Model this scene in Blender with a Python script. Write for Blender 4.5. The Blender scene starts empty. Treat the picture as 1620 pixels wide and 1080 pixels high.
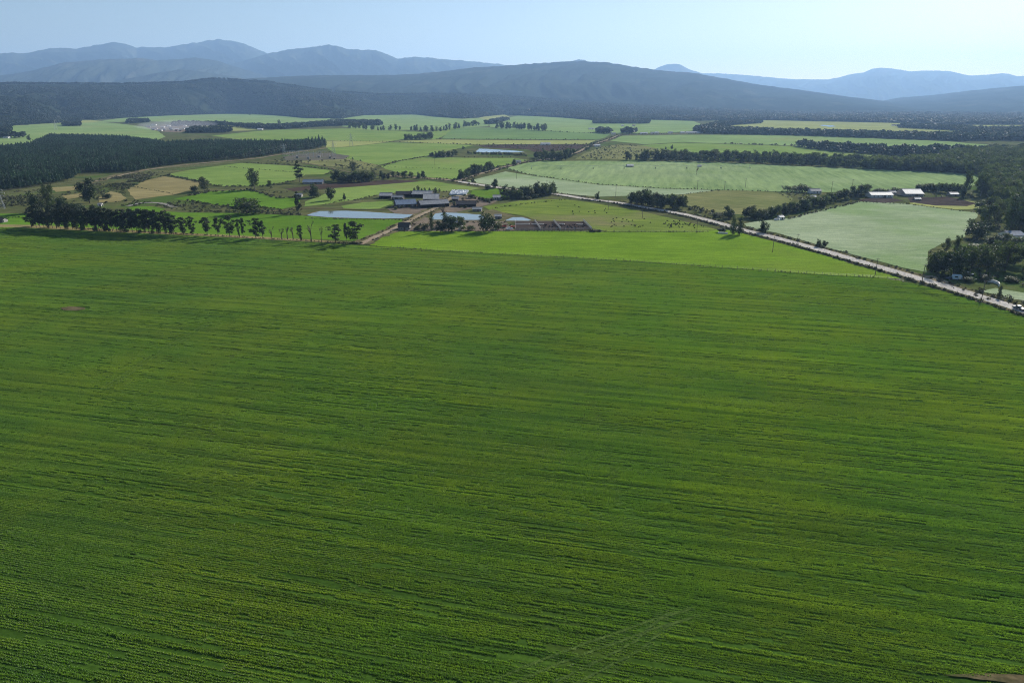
import bpy, bmesh, math, random
import numpy as np
from mathutils import Vector, Matrix
from mathutils.geometry import delaunay_2d_cdt

scene = bpy.context.scene
R = math.radians
random.seed(7)
rng = np.random.default_rng(7)

# ------------------------------------------------------------------ camera
CAM_H = 80.0
PITCH = math.atan(380 / 1080)                 # horizon 380 px above the centre of a 1080 px tall frame
cam_data = bpy.data.cameras.new("camera")
cam_data.sensor_width = 36.0
cam_data.lens = 24.0
cam_data.clip_start = 1.0
cam_data.clip_end = 90000.0
cam = bpy.data.objects.new("camera", cam_data)
scene.collection.objects.link(cam)
cam.location = (0, 0, CAM_H)
cam.rotation_euler = (math.pi / 2 - PITCH, 0, 0)
scene.camera = cam

# ------------------------------------------------------------------ light
SUN_AZ, SUN_EL = R(37), R(26)                 # right of straight ahead, above the horizon
world = bpy.data.worlds.new("World")
scene.world = world
world.use_nodes = True
wn = world.node_tree
wn.nodes.clear()
wo = wn.nodes.new("ShaderNodeOutputWorld")
wb = wn.nodes.new("ShaderNodeBackground")
sk = wn.nodes.new("ShaderNodeTexSky")
sk.sky_type = 'NISHITA'
sk.sun_disc = False
sk.sun_elevation = SUN_EL
sk.sun_rotation = SUN_AZ
sk.altitude = 0
sk.air_density = 1.0
sk.dust_density = 0.4
sk.ozone_density = 1.0
wb.inputs["Strength"].default_value = 0.05
wn.links.new(sk.outputs[0], wb.inputs[0])
wn.links.new(wb.outputs[0], wo.inputs[0])

sun_data = bpy.data.lights.new("sun", 'SUN')
sun_data.energy = 5.0
sun_data.angle = R(0.53)
sun_data.color = (1.0, 0.955, 0.88)
sun = bpy.data.objects.new("sun", sun_data)
sun_dir = Vector((math.sin(SUN_AZ) * math.cos(SUN_EL), math.cos(SUN_AZ) * math.cos(SUN_EL), math.sin(SUN_EL)))
sun.rotation_euler = sun_dir.to_track_quat('Z', 'Y').to_euler()
sun.location = (0, 0, 300)
scene.collection.objects.link(sun)

scene.view_settings.view_transform = 'Standard'
scene.view_settings.look = 'None'
scene.view_settings.gamma = 1.0
scene.view_settings.use_curve_mapping = False
scene.view_settings.exposure = 0.95
scene.cycles.use_adaptive_sampling = False
scene.cycles.use_denoising = True
scene.cycles.denoising_prefilter = "NONE"
scene.cycles.filter_width = 1.1
scene.cycles.max_bounces = 5
scene.cycles.diffuse_bounces = 2
scene.cycles.glossy_bounces = 2
scene.cycles.transmission_bounces = 3
scene.cycles.volume_bounces = 0
scene.cycles.transparent_max_bounces = 4
scene.cycles.caustics_reflective = False
scene.cycles.caustics_refractive = False

# ------------------------------------------------------------------ photo pixel -> ground
def at(px, py):
    dx, dy = (px - 810) / 1080, (540 - py) / 1080
    c, s = math.cos(PITCH), math.sin(PITCH)
    d = Vector((dx, c + dy * s, -s + dy * c))
    t = CAM_H / -d.z
    return Vector((d.x * t, d.y * t, 0.0))
def mpp(p):
    """metres that one photo pixel covers at a ground point"""
    c, s = math.cos(PITCH), math.sin(PITCH)
    return (p.y * c + CAM_H * s) / 1080

# ------------------------------------------------------------------ small numpy noise
def vnoise(x, y, seed=0):
    xi, yi = np.floor(x).astype(np.int64), np.floor(y).astype(np.int64)
    xf, yf = x - xi, y - yi
    u, v = xf * xf * (3 - 2 * xf), yf * yf * (3 - 2 * yf)
    def h(a, b):
        n = (a * 374761393 + b * 668265263 + seed * 974634) & 0x7fffffff
        n = ((n ^ (n >> 13)) * 1274126177) & 0x7fffffff
        n = (n ^ (n >> 16)) & 0xffff
        return n / 65535.0
    return (h(xi, yi) * (1 - u) + h(xi + 1, yi) * u) * (1 - v) + (h(xi, yi + 1) * (1 - u) + h(xi + 1, yi + 1) * u) * v
def fbm(x, y, octs=4, seed=0):
    a, s, t = 1.0, 0.0, 0.0
    for k in range(octs):
        s = s + a * vnoise(x * 2 ** k + 17.3 * k, y * 2 ** k + 9.1 * k, seed + k)
        t += a
        a *= 0.5
    return s / t

# ------------------------------------------------------------------ materials
def N(t, kind, **kw):
    n = t.nodes.new(kind)
    for k, v in kw.items():
        setattr(n, k, v)
    return n
def new_mat(name):
    m = bpy.data.materials.new(name)
    m.use_nodes = True
    t = m.node_tree
    t.nodes.clear()
    return m, t, N(t, "ShaderNodeOutputMaterial")
def rgba(c):
    return (c[0], c[1], c[2], 1.0)
def mixc(t, fac, a, b, mode='MIX'):
    n = N(t, "ShaderNodeMix", data_type='RGBA', blend_type=mode)
    for sock, v in ((n.inputs[0], fac), (n.inputs[6], a), (n.inputs[7], b)):
        if isinstance(v, (int, float)):
            sock.default_value = v
        elif isinstance(v, tuple):
            sock.default_value = rgba(v)
        else:
            t.links.new(v, sock)
    return n.outputs[2]
def ramp(t, val, lo, hi):
    n = N(t, "ShaderNodeMapRange", interpolation_type='SMOOTHSTEP')
    n.inputs[1].default_value, n.inputs[2].default_value = lo, hi
    t.links.new(val, n.inputs[0])
    return n.outputs[0]
def noise_at(t, vec, scale, detail=4, rough=0.55):
    n = N(t, "ShaderNodeTexNoise")
    n.inputs["Scale"].default_value = scale
    n.inputs["Detail"].default_value = detail
    n.inputs["Roughness"].default_value = rough
    t.links.new(vec, n.inputs["Vector"])
    return n.outputs["Fac"]
def mapped(t, vec, rot=0.0, scale=(1, 1, 1), loc=(0, 0, 0)):
    n = N(t, "ShaderNodeMapping")
    n.inputs["Rotation"].default_value = (0, 0, rot)
    m2 = N(t, "ShaderNodeMapping")
    m2.inputs["Scale"].default_value = scale
    m2.inputs["Location"].default_value = loc
    t.links.new(vec, n.inputs["Vector"])
    t.links.new(n.outputs[0], m2.inputs["Vector"])
    return m2.outputs[0]
def plain(name, col, rough=0.7, metal=0.0, var=0.15, scale=2.0, bump=0.0, spec=0.4):
    m, t, o = new_mat(name)
    b = N(t, "ShaderNodeBsdfPrincipled")
    geo = N(t, "ShaderNodeNewGeometry")
    f = noise_at(t, geo.outputs["Position"], scale, 3)
    c = mixc(t, f, tuple(x * (1 - var) for x in col), tuple(min(1, x * (1 + var)) for x in col))
    t.links.new(c, b.inputs["Base Color"])
    b.inputs["Roughness"].default_value = rough
    b.inputs["Metallic"].default_value = metal
    b.inputs["Specular IOR Level"].default_value = spec
    if bump:
        bp = N(t, "ShaderNodeBump")
        bp.inputs["Distance"].default_value = bump
        t.links.new(f, bp.inputs["Height"])
        t.links.new(bp.outputs[0], b.inputs["Normal"])
    t.links.new(b.outputs[0], o.inputs[0])
    return m
def field_mat(name, a, b, patch=None, rot=0.0, row=3.0, stretch=40.0, big=70.0, rowmix=0.6, seed=0.0, patch_amt=0.5, bump=0.0, spots=0.0, spotcol=(0.4, 0.4, 0.3)):
    """grass or crop: large soft patches, streaks along the sowing direction, fine speckle"""
    m, t, o = new_mat(name)
    geo = N(t, "ShaderNodeNewGeometry")
    pos = geo.outputs["Position"]
    off = mapped(t, pos, 0, (1, 1, 1), (seed * 131.7, seed * 71.3, 0))
    n_big = ramp(t, noise_at(t, off, 1 / big, 5, 0.6), 0.33, 0.67)
    v_row = mapped(t, off, -rot, (1 / (row * stretch), 1 / row, 1 / row))
    n_row = ramp(t, noise_at(t, v_row, 1.0, 4, 0.65), 0.3, 0.7)
    n_fine = noise_at(t, off, 1.3, 3, 0.7)
    f = N(t, "ShaderNodeMix", data_type='FLOAT')
    f.inputs[0].default_value = rowmix
    t.links.new(n_big, f.inputs[2]); t.links.new(n_row, f.inputs[3])
    c = mixc(t, f.outputs[0], tuple(x * 0.86 for x in a), tuple(min(.9, x * 1.13) for x in b))
    if patch is not None:
        n_p = ramp(t, noise_at(t, off, 0.37 / big, 4, 0.6), 0.5, 0.68)
        mm = N(t, "ShaderNodeMath", operation='MULTIPLY'); mm.inputs[1].default_value = patch_amt
        t.links.new(n_p, mm.inputs[0])
        c = mixc(t, mm.outputs[0], c, patch)
    if spots:
        v_s = mapped(t, off, -rot, (1 / (row * 9), 1 / (row * 1.3), 1))
        n_s = ramp(t, noise_at(t, v_s, 1.0, 5, 0.7), 0.56, 0.72)
        mm = N(t, "ShaderNodeMath", operation='MULTIPLY'); mm.inputs[1].default_value = spots
        t.links.new(n_s, mm.inputs[0])
        c = mixc(t, mm.outputs[0], c, spotcol)
    dk = ramp(t, n_fine, 0.25, 0.75)
    n_mid = ramp(t, noise_at(t, mapped(t, off, -rot, (1 / (row * 6), 1 / (row * 0.8), 1)), 1.0, 5, 0.75), 0.3, 0.7)
    c2 = mixc(t, dk, (0.72, 0.74, 0.76), (1.22, 1.2, 1.18))
    c2 = mixc(t, 1.0, c2, mixc(t, n_mid, (0.78, 0.81, 0.84), (1.17, 1.14, 1.1)), 'MULTIPLY')
    c = mixc(t, 1.0, c, c2, 'MULTIPLY')
    bs = N(t, "ShaderNodeBsdfPrincipled")
    bs.inputs["Roughness"].default_value = 0.9
    bs.inputs["Specular IOR Level"].default_value = 0.0
    t.links.new(c, bs.inputs["Base Color"])
    if bump:
        bp = N(t, "ShaderNodeBump"); bp.inputs["Distance"].default_value = bump
        mx = N(t, "ShaderNodeMath", operation='ADD')
        t.links.new(n_fine, mx.inputs[0]); t.links.new(n_row, mx.inputs[1])
        t.links.new(mx.outputs[0], bp.inputs["Height"])
        t.links.new(bp.outputs[0], bs.inputs["Normal"])
    t.links.new(bs.outputs[0], o.inputs[0])
    return m
def leaf_mat(name, col, var=0.45, trans=0.3, scale=0.12, tcol=None):
    m, t, o = new_mat(name)
    geo = N(t, "ShaderNodeNewGeometry")
    oi = N(t, "ShaderNodeObjectInfo")
    f = noise_at(t, geo.outputs["Position"], scale, 4, 0.65)
    f = ramp(t, f, 0.3, 0.7)
    c = mixc(t, f, tuple(x * (1 - var) for x in col), tuple(x * (1 + var) for x in col))
    h = mixc(t, oi.outputs["Random"], (0.8, 0.78, 0.8), (1.2, 1.16, 1.05))
    c = mixc(t, 1.0, c, h, 'MULTIPLY')
    d = N(t, "ShaderNodeBsdfPrincipled")
    d.inputs["Roughness"].default_value = 0.65
    d.inputs["Specular IOR Level"].default_value = 0.25
    t.links.new(c, d.inputs["Base Color"])
    tr = N(t, "ShaderNodeBsdfTranslucent")
    c3 = mixc(t, 1.0, c, tcol or (1.3, 1.5, 0.6), 'MULTIPLY')
    t.links.new(c3, tr.inputs[0])
    mx = N(t, "ShaderNodeMixShader"); mx.inputs[0].default_value = trans
    t.links.new(d.outputs[0], mx.inputs[1]); t.links.new(tr.outputs[0], mx.inputs[2])
    t.links.new(mx.outputs[0], o.inputs[0])
    return m

# ------------------------------------------------------------------ mesh and object helpers
COL = scene.collection
def mesh_from(name, verts, faces, mat=None, smooth=False):
    me = bpy.data.meshes.new(name)
    me.from_pydata([tuple(v) for v in verts], [], [tuple(f) for f in faces])
    if mat:
        me.materials.append(mat)
    if smooth:
        me.polygons.foreach_set("use_smooth", [True] * len(me.polygons))
    me.update()
    return me
def tri_mesh(name, v, f, mat=None, smooth=False):
    """fast mesh of triangles from numpy arrays"""
    me = bpy.data.meshes.new(name)
    v = np.asarray(v, np.float32); f = np.asarray(f, np.int32)
    me.vertices.add(len(v)); me.vertices.foreach_set("co", v.ravel())
    me.loops.add(f.size); me.loops.foreach_set("vertex_index", f.ravel())
    me.polygons.add(len(f))
    me.polygons.foreach_set("loop_start", np.arange(0, f.size, f.shape[1], dtype=np.int32))
    me.polygons.foreach_set("loop_total", np.full(len(f), f.shape[1], np.int32))
    if smooth:
        me.polygons.foreach_set("use_smooth", np.ones(len(f), bool))
    if mat:
        me.materials.append(mat)
    me.update(calc_edges=True)
    return me
def link(name, me, parent=None, loc=None, rz=None, scl=None):
    o = bpy.data.objects.new(name, me)
    COL.objects.link(o)
    if parent: o.parent = parent
    if loc is not None: o.location = loc
    if rz is not None: o.rotation_euler = (0, 0, rz)
    if scl is not None: o.scale = scl
    return o
def tag(o, label=None, cat=None, group=None, kind=None):
    if label: o['label'] = label
    if cat: o['category'] = cat
    if group: o['group'] = group
    if kind: o['kind'] = kind
    return o
def thing(name, label, cat, loc, rz=0.0, group=None, scl=None):
    o = link(name, None, None, loc, rz, scl)
    o.empty_display_size = 0.5
    return tag(o, label, cat, group)
def copy_thing(root, loc, rz, scl=None, label=None, group=None, name=None):
    r = root.copy(); COL.objects.link(r)
    r.location = loc; r.rotation_euler = (0, 0, rz)
    if scl is not None: r.scale = scl
    if label: r['label'] = label
    if group: r['group'] = group
    for ch in root.children:
        c = ch.copy(); COL.objects.link(c); c.parent = r
        for g in ch.children:
            d = g.copy(); COL.objects.link(d); d.parent = c
    return r
class MB:
    """collects boxes, tubes and prisms into one mesh"""
    def __init__(s): s.v, s.f = [], []
    def add(s, v, f):
        n = len(s.v); s.v += [tuple(p) for p in v]; s.f += [tuple(i + n for i in q) for q in f]; return s
    def box(s, c, size, rz=0.0):
        x, y, z = size[0] / 2, size[1] / 2, size[2] / 2
        cs, sn = math.cos(rz), math.sin(rz)
        v = [(c[0] + a * x * cs - b * y * sn, c[1] + a * x * sn + b * y * cs, c[2] + d * z)
             for d in (-1, 1) for a, b in ((-1, -1), (1, -1), (1, 1), (-1, 1))]
        return s.add(v, [(3, 2, 1, 0), (4, 5, 6, 7), (0, 1, 5, 4), (1, 2, 6, 5), (2, 3, 7, 6), (3, 0, 4, 7)])
    def tube(s, a, b, r0, r1=None, n=6, cap=True):
        r1 = r0 if r1 is None else r1
        a, b = Vector(a), Vector(b)
        d = (b - a).normalized() if (b - a).length > 1e-9 else Vector((0, 0, 1))
        u = d.orthogonal().normalized(); w = d.cross(u)
        v = [a + (u * math.cos(2 * math.pi * k / n) + w * math.sin(2 * math.pi * k / n)) * r0 for k in range(n)]
        v += [b + (u * math.cos(2 * math.pi * k / n) + w * math.sin(2 * math.pi * k / n)) * r1 for k in range(n)]
        f = [(k, (k + 1) % n, n + (k + 1) % n, n + k) for k in range(n)]
        if cap: f += [tuple(range(n - 1, -1, -1)), tuple(range(n, 2 * n))]
        return s.add(v, f)
    def prism(s, poly, z0, z1):
        n = len(poly)
        v = [(p[0], p[1], z0) for p in poly] + [(p[0], p[1], z1) for p in poly]
        return s.add(v, [tuple(range(n - 1, -1, -1)), tuple(range(n, 2 * n))] + [(k, (k + 1) % n, n + (k + 1) % n, n + k) for k in range(n)])
    def mesh(s, name, mat, smooth=False): return mesh_from(name, s.v, s.f, mat, smooth)
    def obj(s, name, mat, parent=None, loc=None, smooth=False): return link(name, s.mesh(name, mat, smooth), parent, loc)

LAYER = [0.0]
def wobble(pts, step, amp, seed):
    """resample a ground polygon and roughen its edge a little"""
    out = []
    n = len(pts)
    for i in range(n):
        a, b = pts[i], pts[(i + 1) % n]
        L = (b - a).length
        k = max(1, min(40, int(L / step)))
        nrm = Vector((-(b - a).y, (b - a).x, 0)).normalized() if L > 0 else Vector((0, 0, 0))
        for j in range(k):
            p = a.lerp(b, j / k)
            w = (float(vnoise(np.array([p.x / (step * 1.7)]), np.array([p.y / (step * 1.7)]), seed)[0]) - 0.5) * 2 * amp
            out.append(p + nrm * (w if j else 0))
    return out
def sheet(name, pts, mat, z, kind='structure', label=None):
    vs = [Vector((p.x, p.y)) for p in pts]
    r = delaunay_2d_cdt(vs, [(i, (i + 1) % len(vs)) for i in range(len(vs))], [list(range(len(vs)))], 1, 1e-4)
    me = mesh_from(name, [(v.x, v.y, z) for v in r[0]], [tuple(f) for f in r[2]], mat)
    if len(me.polygons) and me.polygons[0].normal.z < 0:
        me.flip_normals()
    o = link(name, me)
    tag(o, label, None, None, kind)
    return o
def field(name, px, mat, z=None, step=None, amp=None):
    pts = [at(*p) for p in px]
    m = sum(mpp(p) for p in pts) / len(pts)
    LAYER[0] += 0.003
    return sheet(name, wobble(pts, step or m * 9, m * 1.15 if amp is None else amp, len(px)), mat, LAYER[0] if z is None else z)
def ribbon(name, pts, width, mat, z, kind='structure', wob=0.0):
    """a strip of ground along a polyline of ground points"""
    P = smooth_line(pts)
    v, f = [], []
    for i, p in enumerate(P):
        d = (P[min(i + 1, len(P) - 1)] - P[max(i - 1, 0)]).normalized()
        nrm = Vector((-d.y, d.x, 0))
        w0 = width * (0.5 + wob * (random.random() - 0.5)); w1 = width * (0.5 + wob * (random.random() - 0.5))
        v += [p + nrm * w0 + Vector((0, 0, z)), p - nrm * w1 + Vector((0, 0, z))]
        if i: f.append((2 * i - 1, 2 * i + 1, 2 * i, 2 * i - 2))
    o = link(name, mesh_from(name, v, f, mat))
    if o.data.polygons[0].normal.z < 0: o.data.flip_normals()
    return tag(o, None, None, None, kind)
def smooth_line(pts, sub=6):
    out = []
    n = len(pts)
    for i in range(n - 1):
        p0, p1, p2, p3 = pts[max(i - 1, 0)], pts[i], pts[i + 1], pts[min(i + 2, n - 1)]
        for k in range(sub):
            t = k / sub
            out.append(0.5 * ((2 * p1) + (p2 - p0) * t + (2 * p0 - 5 * p1 + 4 * p2 - p3) * t * t + (3 * p1 - p0 - 3 * p2 + p3) * t ** 3))
    out.append(pts[-1].copy())
    return out
def line_points(pts, step):
    """ground points every `step` metres along a polyline"""
    out, acc = [], 0.0
    for a, b in zip(pts, pts[1:]):
        L = (b - a).length
        s = acc
        while s < L:
            out.append(a.lerp(b, s / L)); s += step
        acc = s - L
    return out
def in_poly(x, y, poly):
    """vectorised point in polygon"""
    x, y = np.asarray(x), np.asarray(y)
    c = np.zeros(x.shape, bool)
    n = len(poly)
    for i in range(n):
        x0, y0, x1, y1 = poly[i].x, poly[i].y, poly[i - 1].x, poly[i - 1].y
        k = ((y0 > y) != (y1 > y))
        with np.errstate(divide='ignore', invalid='ignore'):
            c ^= k & (x < (x1 - x0) * (y - y0) / (y1 - y0 + 1e-12) + x0)
    return c
def fill_poly(px, spacing, jitter=0.45, r=None):
    r = r or rng
    poly = [at(*p) if not isinstance(p, Vector) else p for p in px]
    x0, x1 = min(p.x for p in poly), max(p.x for p in poly)
    y0, y1 = min(p.y for p in poly), max(p.y for p in poly)
    gx, gy = np.meshgrid(np.arange(x0, x1, spacing), np.arange(y0, y1, spacing))
    gx = gx.ravel() + r.uniform(-jitter, jitter, gx.size) * spacing
    gy = gy.ravel() + r.uniform(-jitter, jitter, gy.size) * spacing
    k = in_poly(gx, gy, poly)
    return np.stack([gx[k], gy[k]], 1)

# scatter of things nobody could count: one object, points carrying instances
def proto_collection(name, meshes):
    c = bpy.data.collections.new(name)
    for i, me in enumerate(meshes):
        c.objects.link(bpy.data.objects.new("%s_%02d" % (name, i), me))
    return c
def scatter(name, pts, protos, scl, rot=None, kind='stuff', label=None, pick=None):
    """pts (n,3), protos a collection, scl (n,3), rot (n,)"""
    n = len(pts)
    me = bpy.data.meshes.new(name)
    me.vertices.add(n)
    me.vertices.foreach_set("co", np.asarray(pts, np.float32).ravel())
    a = me.attributes.new("scl", 'FLOAT_VECTOR', 'POINT'); a.data.foreach_set("vector", np.asarray(scl, np.float32).ravel())
    rv = np.zeros((n, 3), np.float32)
    rv[:, 2] = rng.uniform(0, 6.283, n) if rot is None else rot
    a = me.attributes.new("rot", 'FLOAT_VECTOR', 'POINT'); a.data.foreach_set("vector", rv.ravel())
    pk = rng.integers(0, len(protos.objects), n) if pick is None else pick
    a = me.attributes.new("pick", 'INT', 'POINT'); a.data.foreach_set("value", pk.astype(np.int32))
    o = link(name, me)
    g = bpy.data.node_groups.new(name + "_spread", 'GeometryNodeTree')
    g.interface.new_socket("Geometry", in_out='INPUT', socket_type='NodeSocketGeometry')
    g.interface.new_socket("Geometry", in_out='OUTPUT', socket_type='NodeSocketGeometry')
    gi, go = g.nodes.new("NodeGroupInput"), g.nodes.new("NodeGroupOutput")
    ci = g.nodes.new("GeometryNodeCollectionInfo")
    ci.inputs["Collection"].default_value = protos
    ci.inputs["Separate Children"].default_value = True
    ci.inputs["Reset Children"].default_value = True
    ip = g.nodes.new("GeometryNodeInstanceOnPoints")
    ip.inputs["Pick Instance"].default_value = True
    def attr(nm, ty):
        k = g.nodes.new("GeometryNodeInputNamedAttribute"); k.data_type = ty
        k.inputs["Name"].default_value = nm
        return k.outputs["Attribute"]
    g.links.new(gi.outputs[0], ip.inputs["Points"])
    g.links.new(ci.outputs[0], ip.inputs["Instance"])
    g.links.new(attr("pick", 'INT'), ip.inputs["Instance Index"])
    g.links.new(attr("rot", 'FLOAT_VECTOR'), ip.inputs["Rotation"])
    g.links.new(attr("scl", 'FLOAT_VECTOR'), ip.inputs["Scale"])
    g.links.new(ip.outputs[0], go.inputs[0])
    md = o.modifiers.new("spread", 'NODES'); md.node_group = g
    tag(o, label, None, None, kind)
    return o
# ================================================================== MATERIALS
M = {}
M['ground'] = field_mat("rough_ground", (0.045, 0.065, 0.020), (0.115, 0.115, 0.05), (0.06, 0.105, 0.022), rot=0.2, row=6, stretch=3, big=26, rowmix=0.55, patch_amt=0.9, spots=0.5, spotcol=(0.03, 0.04, 0.015))
M['soil'] = field_mat("crop_floor", (0.028, 0.062, 0.009), (0.05, 0.10, 0.014), (0.06, 0.075, 0.018), rot=R(167.5), row=1.3, stretch=30, big=22, rowmix=0.6, patch_amt=0.5)
M['lush'] = field_mat("lush_grass", (0.094, 0.178, 0.013), (0.145, 0.238, 0.022), (0.165, 0.215, 0.036), rot=R(172), row=1.6, stretch=40, big=40, rowmix=0.6, patch_amt=0.4, spots=0.35, spotcol=(0.06, 0.11, 0.008))
M['lush2'] = field_mat("bright_grass", (0.07, 0.15, 0.014), (0.10, 0.19, 0.022), (0.13, 0.18, 0.03), rot=R(170), row=2, stretch=30, big=60, rowmix=0.5, seed=3)
M['green'] = field_mat("green_pasture", (0.122, 0.201, 0.043), (0.183, 0.256, 0.067), (0.195, 0.207, 0.073), rot=R(10), row=3, stretch=30, big=80, seed=5)
M['green2'] = field_mat("sage_pasture", (0.145, 0.224, 0.073), (0.205, 0.284, 0.106), (0.238, 0.264, 0.106), rot=R(175), row=4, stretch=30, big=120, seed=9)
M['deep'] = field_mat("deep_green_crop", (0.102, 0.174, 0.054), (0.144, 0.222, 0.078), (0.168, 0.228, 0.096), rot=R(5), row=4, stretch=30, big=150, seed=11)
M['yellow'] = field_mat("yellowish_pasture", (0.213, 0.250, 0.075), (0.275, 0.294, 0.106), (0.237, 0.237, 0.100), rot=R(0), row=5, stretch=20, big=120, seed=13)
M['pale'] = field_mat("pale_irrigated_crop", (0.152, 0.226, 0.085), (0.207, 0.281, 0.122), (0.244, 0.305, 0.159), rot=R(78), row=9, stretch=14, big=110, rowmix=0.45, seed=15, patch_amt=0.6)
M['frost'] = field_mat("silvery_crop", (0.20, 0.27, 0.14), (0.29, 0.34, 0.22), (0.16, 0.25, 0.09), rot=R(168), row=2.0, stretch=22, big=60, rowmix=0.55, seed=17, patch_amt=0.7, spots=0.5, spotcol=(0.42, 0.44, 0.33))
M['olive'] = field_mat("olive_pasture", (0.127, 0.144, 0.052), (0.190, 0.190, 0.081), (0.115, 0.149, 0.046), rot=R(150), row=4, stretch=12, big=50, seed=19)
M['cattle'] = field_mat("grazed_pasture", (0.106, 0.162, 0.028), (0.157, 0.202, 0.039), (0.168, 0.151, 0.078), rot=R(165), row=5, stretch=10, big=34, seed=21, patch_amt=0.8)
M['tan'] = field_mat("dry_grass", (0.175, 0.155, 0.065), (0.245, 0.21, 0.10), (0.16, 0.115, 0.06), rot=R(20), row=4, stretch=16, big=50, seed=23, patch_amt=0.8)
M['plough'] = field_mat("ploughed_soil", (0.045, 0.032, 0.026), (0.075, 0.055, 0.043), None, rot=R(15), row=2, stretch=30, big=30, seed=25)
M['mud'] = field_mat("trampled_mud", (0.035, 0.028, 0.024), (0.08, 0.064, 0.056), (0.055, 0.044, 0.038), row=3, stretch=4, big=14, seed=27)
M['yard'] = field_mat("farmyard_dirt", (0.125, 0.10, 0.075), (0.19, 0.155, 0.12), (0.10, 0.10, 0.05), row=4, stretch=3, big=22, seed=29)
M['road'] = field_mat("gravel_road_surface", (0.37, 0.345, 0.315), (0.46, 0.435, 0.40), (0.31, 0.285, 0.255), rot=R(60), row=1.2, stretch=12, big=12, seed=31)
M['track'] = field_mat("dirt_track_surface", (0.21, 0.165, 0.115), (0.32, 0.26, 0.19), (0.16, 0.16, 0.07), row=2, stretch=3, big=9, seed=33)
M['verge'] = field_mat("verge_grass", (0.07, 0.075, 0.035), (0.16, 0.135, 0.075), (0.06, 0.085, 0.025), row=3, stretch=4, big=10, seed=35)
M['river'] = field_mat("pale_streambed", (0.15, 0.14, 0.12), (0.28, 0.27, 0.25), (0.10, 0.10, 0.06), row=3, stretch=3, big=12, seed=37)
M['bare'] = field_mat("bare_patch", (0.06, 0.055, 0.025), (0.13, 0.105, 0.06), (0.05, 0.075, 0.015), row=1.5, stretch=3, big=5, seed=39)
M['sub'] = field_mat("gravel_yard", (0.075, 0.075, 0.055), (0.14, 0.125, 0.105), (0.08, 0.095, 0.04), row=4, stretch=5, big=25, seed=41)

def water_mat():
    m, t, o = new_mat("pond_water")
    b = N(t, "ShaderNodeBsdfPrincipled")
    b.inputs["Base Color"].default_value = (0.12, 0.15, 0.155, 1)
    b.inputs["Roughness"].default_value = 0.05
    b.inputs["IOR"].default_value = 1.33
    geo = N(t, "ShaderNodeNewGeometry")
    bp = N(t, "ShaderNodeBump"); bp.inputs["Distance"].default_value = 0.006
    f = noise_at(t, mapped(t, geo.outputs["Position"], 0.5, (0.7, 1.6, 1)), 1.0, 3)
    t.links.new(f, bp.inputs["Height"]); t.links.new(bp.outputs[0], b.inputs["Normal"])
    t.links.new(b.outputs[0], o.inputs[0])
    return m
M['water'] = water_mat()

def hill_mat(name, dark, light, grass, scale=1.0, bump=6.0):
    m, t, o = new_mat(name)
    geo = N(t, "ShaderNodeNewGeometry")
    pos = geo.outputs["Position"]
    a = ramp(t, noise_at(t, pos, 0.0016 * scale, 6, 0.62), 0.38, 0.62)
    b_ = noise_at(t, pos, 0.045 * scale, 3, 0.7)
    c = mixc(t, ramp(t, b_, 0.3, 0.7), dark, light)
    g = ramp(t, noise_at(t, mapped(t, pos, 0.4, (1, 0.5, 1)), 0.0042 * scale, 5, 0.6), 0.56, 0.66)
    mm = N(t, "ShaderNodeMath", operation='MULTIPLY'); mm.inputs[1].default_value = 0.55
    t.links.new(g, mm.inputs[0])
    c = mixc(t, mm.outputs[0], c, grass)
    c = mixc(t, 1.0, c, mixc(t, a, (0.75, 0.78, 0.8), (1.2, 1.2, 1.15)), 'MULTIPLY')
    bs = N(t, "ShaderNodeBsdfPrincipled"); bs.inputs["Roughness"].default_value = 0.95
    bs.inputs["Specular IOR Level"].default_value = 0.0
    t.links.new(c, bs.inputs["Base Color"])
    bp = N(t, "ShaderNodeBump"); bp.inputs["Distance"].default_value = bump
    bp.inputs["Strength"].default_value = 0.8
    t.links.new(b_, bp.inputs["Height"]); t.links.new(bp.outputs[0], bs.inputs["Normal"])
    t.links.new(bs.outputs[0], o.inputs[0])
    return m
M['forest_floor'] = hill_mat("wooded_slope", (0.014, 0.021, 0.013), (0.030, 0.039, 0.023), (0.055, 0.056, 0.038))
M['mountain'] = hill_mat("scrubby_mountain", (0.02, 0.028, 0.016), (0.045, 0.05, 0.03), (0.08, 0.075, 0.055), 0.5, 14)

# ================================================================== GROUND, HILLS
link("ground", mesh_from("ground", [(-34000, -2500, 0), (34000, -2500, 0), (34000, 27500, 0), (-34000, 27500, 0)], [(0, 1, 2, 3)], M['ground']))
tag(bpy.data.objects["ground"], kind='structure')

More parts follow.
